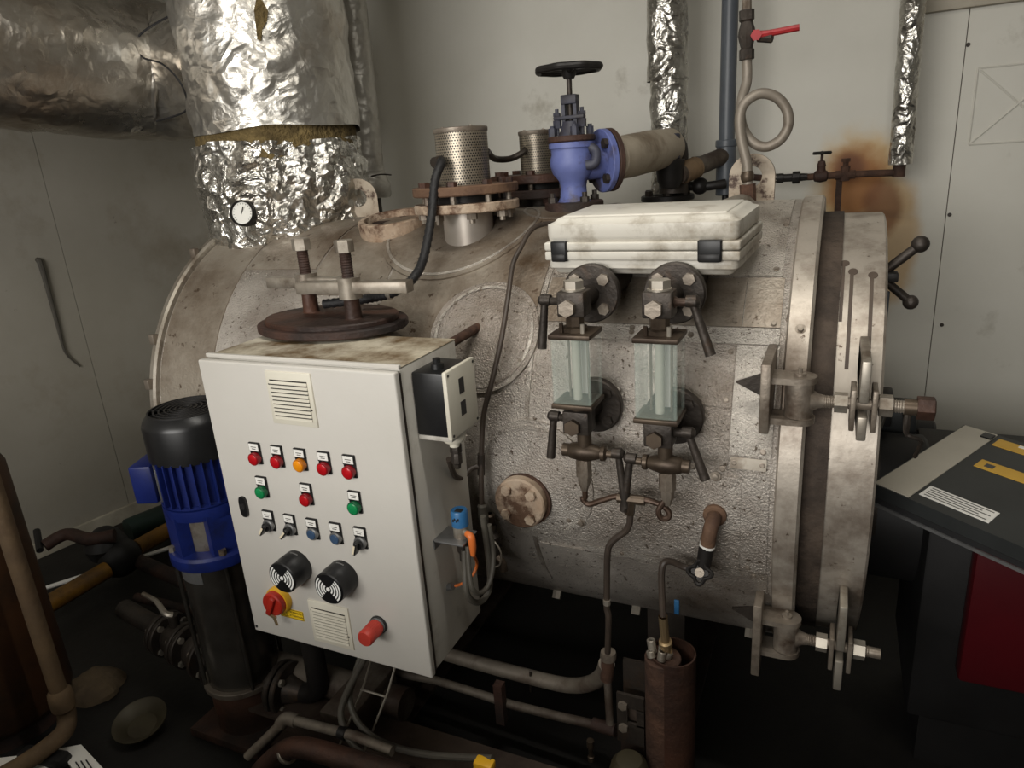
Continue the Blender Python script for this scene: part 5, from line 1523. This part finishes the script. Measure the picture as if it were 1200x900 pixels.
wr.tube([(-1.05, 1.16, 0.32), (-0.975, 1.16, 0.32)], 0.003, n=6, sub=1)
solo('wire_tray', wr, 'bright_steel', 'thin bent wire tray hanging under the white cabinet', 'wire tray', (-1.03, 1.15, 0.3))
po = root('blowdown_pipe', 'pale painted pipe running under the boiler and curving up', 'pipe', (-0.687, 1.420, 0.268))
part('tube', B().tube([(-1.30, 1.46, 0.24), (-0.955, 1.440, 0.240), (-0.688, 1.420, 0.254), (-0.572, 1.410, 0.268), (-0.504, 1.390, 0.309), (-0.459, 1.360, 0.371), (-0.435, 1.330, 0.437)], 0.020, n=18, sub=6), 'pipe_pale', po)
part('riser', B().cyl((-0.436, 1.330, 0.394), (-0.427, 1.320, 0.476), 0.016, n=16), 'rust', po)
part('union', B().lathe((-0.427, 1.320, 0.471), (0, 0, 1), [(0, -0.012), (0.018, -0.010), (0.020, 0.0), (0.018, 0.010), (0, 0.012)], 12), 'old_steel', po)
part('lower_tube', B().cyl((-0.434, 1.330, 0.392), (-0.425, 1.310, 0.279), 0.010, n=12), 'pipe_dirty', po)
part('clip', B().cyl((-0.672, 1.400, 0.294), (-0.695, 1.440, 0.186), 0.004, n=8), 'dark_steel', po)
pr = root('condensate_pipe', 'thin dark pipe below the pale one under the boiler', 'pipe', (-0.737, 1.400, 0.160))
part('tube', B().tube([(-1.25, 1.40, 0.14), (-0.983, 1.400, 0.173), (-0.732, 1.390, 0.171), (-0.479, 1.370, 0.202)], 0.012, n=14, sub=2), 'pipe_dirty', pr)
part('elbow', B().cyl((-0.490, 1.370, 0.204), (-0.426, 1.360, 0.212), 0.0165, n=14), 'rust_dark', pr)
spt = B().span((-0.77, 1.36, 0.12), (-0.745, 1.385, 0.25))
part('support_strap', spt, 'rust_dark', pr)
dbt = V((-0.496, 1.360, 0.156))
part('drain_tap', B().lathe(dbt, (0, 0, -1), [(0, 0), (0.010, 0), (0.010, 0.02), (0.006, 0.022), (0.006, 0.05), (0.009, 0.052), (0.009, 0.065), (0, 0.066)], 10), 'bronze', pr)
# sampling pot: rusty open tube with brass nozzle poked in
k0 = V((-0.281, 1.300, 0.503))
pot = root('sampling_pot', 'rusty brown open steel tube standing under the sampling cock', 'pot', (k0.x, 1.33, 0.0))
kx, ky_, kz = k0.x, 1.33, k0.z
part('tube', B().lathe((kx + 0.004, ky_, 0.0), (0, 0, 1), [(0.052, 0), (0.052, kz + 0.01), (0.048, kz + 0.01), (0.048, 0)], 40), 'rust_plate', pot)
part('inner_pot', B().cyl((kx - 0.016, ky_ - 0.012, 0.01), (kx - 0.016, ky_ - 0.012, kz + 0.002), 0.041, n=36, bev=0.002), 'rust', pot)
part('support_foot', B().span((kx - 0.12, ky_ + 0.02, 0.0), (kx - 0.05, ky_ + 0.03, kz - 0.06)), 'dark_steel', pot)
nz_ = root('brass_nozzle', 'brass nozzle and hose clips stuffed into the rusty open tube', 'nozzle', (kx - 0.01, ky_, kz))
tp_ = V((-0.289, 1.285, 0.638))
bs_ = V((kx - 0.008, ky_ - 0.008, kz + 0.002))
part('spout', B().lathe(bs_, tp_ - bs_, [(0.014, 0), (0.014, 0.018), (0.011, 0.020), (0.011, 0.035), (0.015, 0.037), (0.015, 0.052), (0.010, 0.055), (0.010, (tp_ - bs_).length)], 10), 'key_brass', nz_)
for k in range(5):
    a = 1.3 * k
    o_ = bs_ + V((0.018 * math.cos(a) - 0.016, 0.015 * math.sin(a) - 0.010, 0))
    part('hose_clip', B().ring(o_ + V((0, 0, 0.004)), o_ + V((0.006 * math.cos(a), 0.004, 0.018 + 0.008 * (k % 3))), 0.010, 0.006, 12, 0.001), 'bright_steel', nz_)
bpz = root('mounting_plate', 'slotted grey steel mounting plate bolted left of the rusty tube', 'bracket', (kx - 0.09, 1.30, 0.30))
q0 = V((-0.372, 1.300, 0.331))
mpn = B().span(q0 + V((-0.032, 0, -0.085)), q0 + V((-0.006, 0.008, 0.055))).span(q0 + V((-0.006, 0, 0.018)), q0 + V((0.034, 0.008, 0.055))).span(q0 + V((-0.006, 0, -0.085)), q0 + V((0.034, 0.008, -0.026))).span(q0 + V((0.016, 0, -0.03)), q0 + V((0.034, 0.008, 0.02)))
part('plate', mpn, 'dark_steel', bpz)
for dz in (0.025, -0.040):
    inst('bolt', bolt_mesh(0.012, 0.008, 'old_steel'), q0 + V((-0.016, 0, dz)), (0, -1, 0), bpz)
part('post', B().span((q0.x - 0.03, 1.32, 0.0), (q0.x + 0.03, 1.38, q0.z + 0.0)), 'beam_steel', bpz)
solo('grey_post', B().span((-0.40, 1.60, 0.0), (-0.34, 1.66, 0.60)), 'dark_steel', 'dark grey upright post standing under the boiler behind the rusty tube', 'post', (-0.37, 1.63, 0))
solo('rounded_cover', B().lathe((q0.x + 0.01, 1.25, 0.0), (0, 0, 1), [(0.048, 0), (0.048, 0.21), (0.042, 0.235), (0.03, 0.25), (0, 0.255)], 28), 'tin_olive', 'olive capped cylinder standing in front of the slotted plate', 'canister', (q0.x, 1.25, 0))
# hoses with yellow clip in the foreground
for k, (dy, dz, lb) in enumerate(((0.01, 0.004, 'upper dark hose curving from the cabinet to the yellow clip'), (-0.03, -0.016, 'lower dark hose curving along the floor beneath its twin'))):
    pts = [(-1.04 + 0.03 * k, 1.18, 0.44), (-1.058, 1.140, 0.355), (-1.056, 1.110, 0.314), (-1.006, 1.080, 0.277), (-0.918, 1.060, 0.268), (-0.789, 1.050, 0.290), (-0.618, 1.050, 0.340)]
    pts = [V(p) + V((0, dy, dz if i else 0)) for i, p in enumerate(pts)]
    solo('hose', B().tube(pts, 0.0085, n=10, sub=8), 'cable_grey', lb, 'hose', pts[3], 'hoses under the cabinet')
yc_ = V((-0.640, 1.050, 0.334))
solo('hose_clip', B().box(yc_ + V((0.008, -0.004, 0.002)), (0.045, 0.028, 0.022), bev=0.005), 'yellow_paint', 'yellow plastic clip holding the dark hoses at the bottom edge', 'clip', yc_)
# grey conduit elbows and reddish pipe in the foreground
gcx = root('grey_conduit', 'pale grey plastic pipe with elbow on the floor in front of the beam', 'pipe', (-1.210, 1.060, 0.263))
part('tube', B().tube([(-1.326, 1.000, 0.153), (-1.245, 1.060, 0.235)], 0.0125, n=14, sub=1), 'pipe_pale', gcx)
part('tube', B().tube([(-1.222, 1.065, 0.254), (-1.005, 1.060, 0.277), (-0.884, 1.050, 0.281)], 0.0125, n=14, sub=1), 'pipe_pale', gcx)
part('elbow', B().tube([(-1.250, 1.058, 0.229), (-1.233, 1.066, 0.250), (-1.195, 1.066, 0.254)], 0.017, n=14, sub=4), 'pipe_pale', gcx)
part('coupling', B().cyl((-1.049, 1.060, 0.275), (-1.028, 1.060, 0.274), 0.0165, n=14), 'black_steel', gcx)
rp = root('rusty_floor_pipe', 'thick rust brown pipe with a bend at the bottom edge', 'pipe', (-1.107, 1.000, 0.250))
part('tube', B().tube([(-1.265, 0.980, 0.144), (-1.213, 1.000, 0.199), (-1.133, 1.000, 0.252), (-0.999, 1.000, 0.268), (-0.797, 0.990, 0.291)], 0.026, n=20, sub=5), 'rust_plate', rp)
part('weld_ring', B().ring(V((-1.178, 1.000, 0.220)), V((-1.169, 1.000, 0.226)), 0.0285, 0.022, 20, 0.001), 'bright_steel', rp)

# ---------------------------------------------------------------- left corner: tank, pipes along the wall, clutter
TX, TY = -2.285, 0.95
tk_ = root('brown_tank', 'brown rusty cylindrical tank cut by the left edge of the photo', 'tank', (TX - 0.04, TY, 0))
part('shell', B().lathe((TX - 0.04, TY, 0.05), (0, 0, 1), [(0, 0), (0.17, 0), (0.19, 0.03), (0.19, 0.80), (0.16, 0.87), (0.06, 0.90), (0, 0.90)], 56), 'tank_brown', tk_)
part('foot_ring', B().cyl((TX - 0.04, TY, 0), (TX - 0.04, TY, 0.055), 0.165, n=40), 'rust_dark', tk_)
tpx = root('tank_pipe', 'old wrapped vertical pipe with joint in front of the brown tank', 'pipe', (-1.925, 0.920, 0.198))
pa, pb = V((-1.939, 0.920, 0.212)), V((-1.890, 0.920, 0.973))
part('tube', B().tube([pa, pa + V((0.0, 0, 0.3)), V((pa.x + 0.005, pa.y, 1.15))], 0.0225, n=20, sub=6), 'wrap_old', tpx)
part('joint', B().lathe(pa + V((0, 0, -0.02)), (0, 0, 1), [(0.022, -0.01), (0.031, 0), (0.033, 0.03), (0.031, 0.055), (0.023, 0.065)], 20), 'wrap_old', tpx)
part('foot_bend', B().tube([pa + V((0, 0, 0.0)), pa + V((0, 0, -0.05)), pa + V((0.01, -0.03, -0.085)), pa + V((-0.02, -0.12, -0.11)), pa + V((-0.07, -0.22, -0.12))], 0.025, n=20, sub=5), 'wrap_old', tpx)
solo('rag', B().lathe((-2.178, 1.139, 0.000), (0, 0, 1), [(0.085, 0.0), (0.082, 0.012), (0.07, 0.028), (0.05, 0.042), (0.025, 0.05), (0, 0.052)], 28).crumple(0.022, 16), 'rag_brown', 'crumpled brown rag lying on the floor beside the old pipe', 'rag', (-2.151, 1.125, 0.020))
solo('stone', B().box((-2.206, 0.900, 0.050), (0.05, 0.05, 0.08), 0.4, bev=0.015).crumple(0.01, 18), 'rag_brown', 'small pale lump of rubble between tank and pipe bend', 'rubble', (-2.249, 0.917, 0.020))
dz_ = V((-1.846, 1.064, 0.020))
solo('dish', B().lathe(dz_, V((0.12, -0.20, 1)), [(0, 0), (0.045, 0.002), (0.070, 0.030), (0.078, 0.034), (0.078, 0.038), (0.066, 0.034), (0.042, 0.008), (0, 0.006)], 40), 'tin_olive', 'shallow round olive metal dish lying on the dark floor', 'dish', dz_)
cd_ = root('vent_cover', 'white slotted plastic cover lying on the floor at the bottom left', 'cover', (-1.891, 0.887, 0.050))
cc = [(-1.970, 0.886, 0.060), (-1.918, 0.922, 0.060), (-1.752, 0.881, 0.060), (-1.840, 0.849, 0.060)]
part('plate', B().prism([(p[0], p[1]) for p in cc], (1, 0, 0), (0, 1, 0), (0, 0, 0.012), (0, 0, 0.05)), 'label_white', cd_)
sl_ = B()
for k in range(3):
    a_, b_ = V((-1.867, 0.872, 0.064)), V((-1.814, 0.855, 0.064))
    o_ = (V(cc[1]) - V(cc[0])) * (0.22 * k - 0.02)
    sl_.tube([a_ + o_, b_ + o_], 0.0018, n=5, sub=1)
part('slot', sl_, 'plastic_black', cd_)
cd2 = root('white_board', 'white board with a black mark at the bottom left corner', 'board', (-2.047, 0.813, 0.050))
cc = [(-2.136, 0.785, 0.060), (-2.058, 0.827, 0.060), (-1.915, 0.830, 0.060), (-1.924, 0.787, 0.060), (-2.054, 0.739, 0.060)]
part('plate', B().prism([(p[0], p[1]) for p in cc], (1, 0, 0), (0, 1, 0), (0, 0, 0.012), (0, 0, 0.05)), 'label_white', cd2)
mk = V((-2.026, 0.808, 0.062))
part('mark', B().prism([(-0.008, 0), (0.004, 0.008), (0.010, 0), (0.002, -0.007)], (1, 0, 0), (0, 1, 0), (0, 0, 0.0012), mk), 'plastic_black', cd2)
cl_ = B().box((-1.971, 0.849, 0.070), (0.16, 0.05, 0.035), 0.2, bev=0.012).crumple(0.008, 14)
solo('dark_cloth', cl_, 'burner_dark', 'dark cloth bundle lying across the white board', 'cloth', (-1.984, 0.855, 0.060))
# pipes along the left wall
def wallpipe(name, p0_, p1_, r_, m_, lb, cat='pipe', grp=None):
    solo(name, B().tube([p0_, (V(p0_) + V(p1_)) / 2, p1_], r_, n=16, sub=3), m_, lb, cat, p0_, grp)
wallpipe('green_pipe', (-2.849, 1.816, 0.120), (-2.749, 2.168, 0.120), 0.055, 'green_dark', 'thick dark green pipe along the foot of the left wall')
yp = root('yellow_pipe', 'dirty yellow gas pipe along the left wall with dark joint', 'pipe', (-2.689, 1.566, 0.100))
part('tube', B().tube([(-2.671, 1.286, 0.100), (-2.671, 1.572, 0.100)], 0.036, n=18, sub=1), 'pipe_yellow', yp)
part('tube', B().tube([(-2.706, 1.743, 0.100), (-2.694, 2.060, 0.100)], 0.036, n=18, sub=1), 'pipe_yellow', yp)
part('joint', B().ball((-2.692, 1.651, 0.110), 0.085, n=20), 'burner_dark', yp)
gv = root('gate_valve', 'dark gate valve body over the yellow pipe at the left wall', 'valve', (-2.686, 1.660, 0.160))
part('body', B().lathe(V((-2.743, 1.642, 0.160)) + V((0, 0, -0.05)), (0, 0, 1), [(0, 0), (0.07, 0.01), (0.085, 0.06), (0.06, 0.11), (0.035, 0.13), (0, 0.14)], 24), 'burner_dark', gv)
part('arm', B().tube([V((-2.672, 1.645, 0.220)), V((-2.756, 1.589, 0.220)), V((-2.902, 1.588, 0.220)), V((-2.939, 1.510, 0.200))], [0.03, 0.028, 0.026, 0.026], n=14, sub=5), 'rust_dark', gv)
part('stem', B().cyl((-2.921, 1.480, 0.200), (-3.024, 1.543, 0.240), 0.014, n=10), 'burner_dark', gv)
wallpipe('white_cable', (-2.884, 1.411, 0.060), (-2.614, 1.857, 0.060), 0.009, 'label_white', 'thin white cable running along the floor behind the pump', 'cable')
wallpipe('brown_pipe', (-2.715, 1.702, 0.080), (-2.193, 1.621, 0.080), 0.030, 'rust_dark', 'dark brown pipe crossing the floor behind the pump', 'pipe')
wallpipe('floor_tube', (-2.445, 1.523, 0.050), (-2.040, 1.534, 0.050), 0.018, 'rust_dark', 'thin dark tube on the floor behind the suction valve train', 'pipe')
# hanging wire stub on the left wall
def on_left(px, z):
    return px
d0 = V((XL(1.972) + 0.006, 1.972, 1.320))
solo('wire_stub', B().tube([d0 + V((-0.02, 0, 0)), d0 + V((0.005, 0, 0)), d0 + V((0.006, 0.002, -0.12)), d0 + V((0.005, 0.002, -0.30)), d0 + V((0.006, 0.004, -0.42)), d0 + V((0.012, 0.05, -0.50))], [0.010, 0.012, 0.010, 0.008, 0.005, 0.003], n=8, sub=5), 'cable_grey', 'dark wire end hanging out of the left wall', 'wire', d0)

# ---------------------------------------------------------------- burner at the right
bu = root('oil_burner', 'oil burner with grey and black slanted lid and red side panel', 'burner', (0.45, 1.75, 0.0))
LZ = 0.85
A0, A1 = V((0.111, 1.626, 0.850)), V((0.343, 2.055, 0.850))
e1 = (A1 - A0)
e1.z = 0
Ln = e1.length
e1.normalize()
e2 = V((e1.y, -e1.x, 0))
e2 = (e2 + e1 * -0.22).normalized()
def lidbox(a0, a1, c0, c1, z0, z1):
    p = [(a0, c0), (a1, c0), (a1, c1), (a0, c1)]
    return B().prism(p, e1, e2, (0, 0, z1 - z0), A0 + V((0, 0, z0)))
lid_ = part('lid', lidbox(0, Ln, 0, 0.75, -0.030, 0.0), 'burner_black', bu, 'black slanted lid', ang=20)
part('lid_strip', lidbox(0.004, Ln - 0.004, 0.004, 0.088, 0.0, 0.002), 'burner_plate', lid_, 'pale grey strip along the lid edge')
part('lid_edge', lidbox(-0.002, Ln + 0.002, -0.002, 0.752, -0.042, -0.030), 'burner_edge', lid_)
part('edge_trim', lidbox(-0.006, 0.0, 0.0, 0.75, -0.050, -0.044), 'bezel_grey', lid_)
part('text_label', lidbox(0.035, 0.092, 0.096, 0.245, 0.0, 0.001), 'label_white', lid_, 'white printed text label')
tl_ = B()
for k in range(5):
    a_ = 0.042 + 0.010 * k
    m_ = lidbox(a_, a_ + 0.0028, 0.104, 0.237 - 0.02 * (k % 2), 0.001, 0.0015)
    me = bpy.data.meshes.new('tmp')
    m_.bm.to_mesh(me)
    tl_.bm.from_mesh(me)
    bpy.data.meshes.remove(me)
part('label_lines', tl_, 'label_print', lid_)
part('warning_label', lidbox(0.265, 0.315, 0.118, 0.42, 0.0, 0.001), 'label_ochre', lid_, 'ochre warning label')
part('warning_mark', lidbox(0.280, 0.300, 0.135, 0.155, 0.001, 0.0016), 'label_print', lid_)
part('warning_label', lidbox(0.415, 0.465, 0.100, 0.40, 0.0, 0.001), 'label_ochre', lid_)
part('label_stripe', lidbox(0.448, 0.462, 0.150, 0.40, 0.001, 0.0016), 'label_white', lid_)
part('lid_latch', lidbox(Ln - 0.05, Ln - 0.02, 0.062, 0.088, 0.002, 0.006), 'plastic_black', lid_)
part('red_panel', B().span((0.335, 1.665, 0.335), (1.1, 1.72, 0.80), bev=0.01), 'burner_red', bu, 'deep red side panel')
part('chassis', B().span((0.245, 1.72, 0.16), (1.1, 2.15, 0.80), bev=0.01), 'burner_dark', bu)
part('fan_housing', B().cyl((0.108, 2.0, 0.62), (0.26, 2.0, 0.62), 0.20, n=44, bev=0.01), 'burner_dark', bu)
part('blast_tube', B().cyl((0.105, YC, ZC - 0.2), (0.14, YC, ZC - 0.2), 0.16, n=40), 'dark_steel', bu)
part('base', B().span((0.28, 1.75, 0.0), (1.1, 2.1, 0.17)), 'burner_dark', bu)
# wiring and small motor between door and lid
mo = root('burner_motor', 'small dark motor and wiring behind the door edge beside the lid', 'motor', (0.20, 2.15, 0.80))
part('motor', B().cyl((0.14, 2.22, 0.72), (0.30, 2.22, 0.72), 0.075, n=32, bev=0.008), 'burner_dark', mo)
part('junction_box', B().span((0.125, 2.02, 0.84), (0.17, 2.10, 0.93), bev=0.005), 'burner_dark', mo)
part('transformer', B().span((0.15, 2.10, 0.76), (0.24, 2.20, 0.87), bev=0.01), 'burner_black', mo)
part('lead', B().tube([(0.14, 2.03, 0.90), (0.145, 2.0, 0.93), (0.15, 1.98, 0.90), (0.14, 1.97, 0.85), (0.13, 1.96, 0.80)], 0.005, n=8, sub=5), 'cable_grey', mo)
part('lead', B().tube([(0.16, 2.05, 0.88), (0.18, 2.04, 0.91), (0.20, 2.05, 0.88), (0.21, 2.1, 0.82)], 0.005, n=8, sub=5), 'cable_black', mo)
ge = V((0.137, 1.345, 1.102))
solo('grease_hose', B().tube([ge + V((0, 0, 0.02)), ge, ge + V((0.002, 0.004, -0.02)), (0.147, 1.350, 1.077), (0.165, 1.360, 1.065), (0.162, 1.400, 1.018)], [0.006, 0.006, 0.004, 0.004, 0.004, 0.004], n=8, sub=4), 'dark_steel', 'thin dark hose hanging below the upper door clamp end', 'hose', ge)
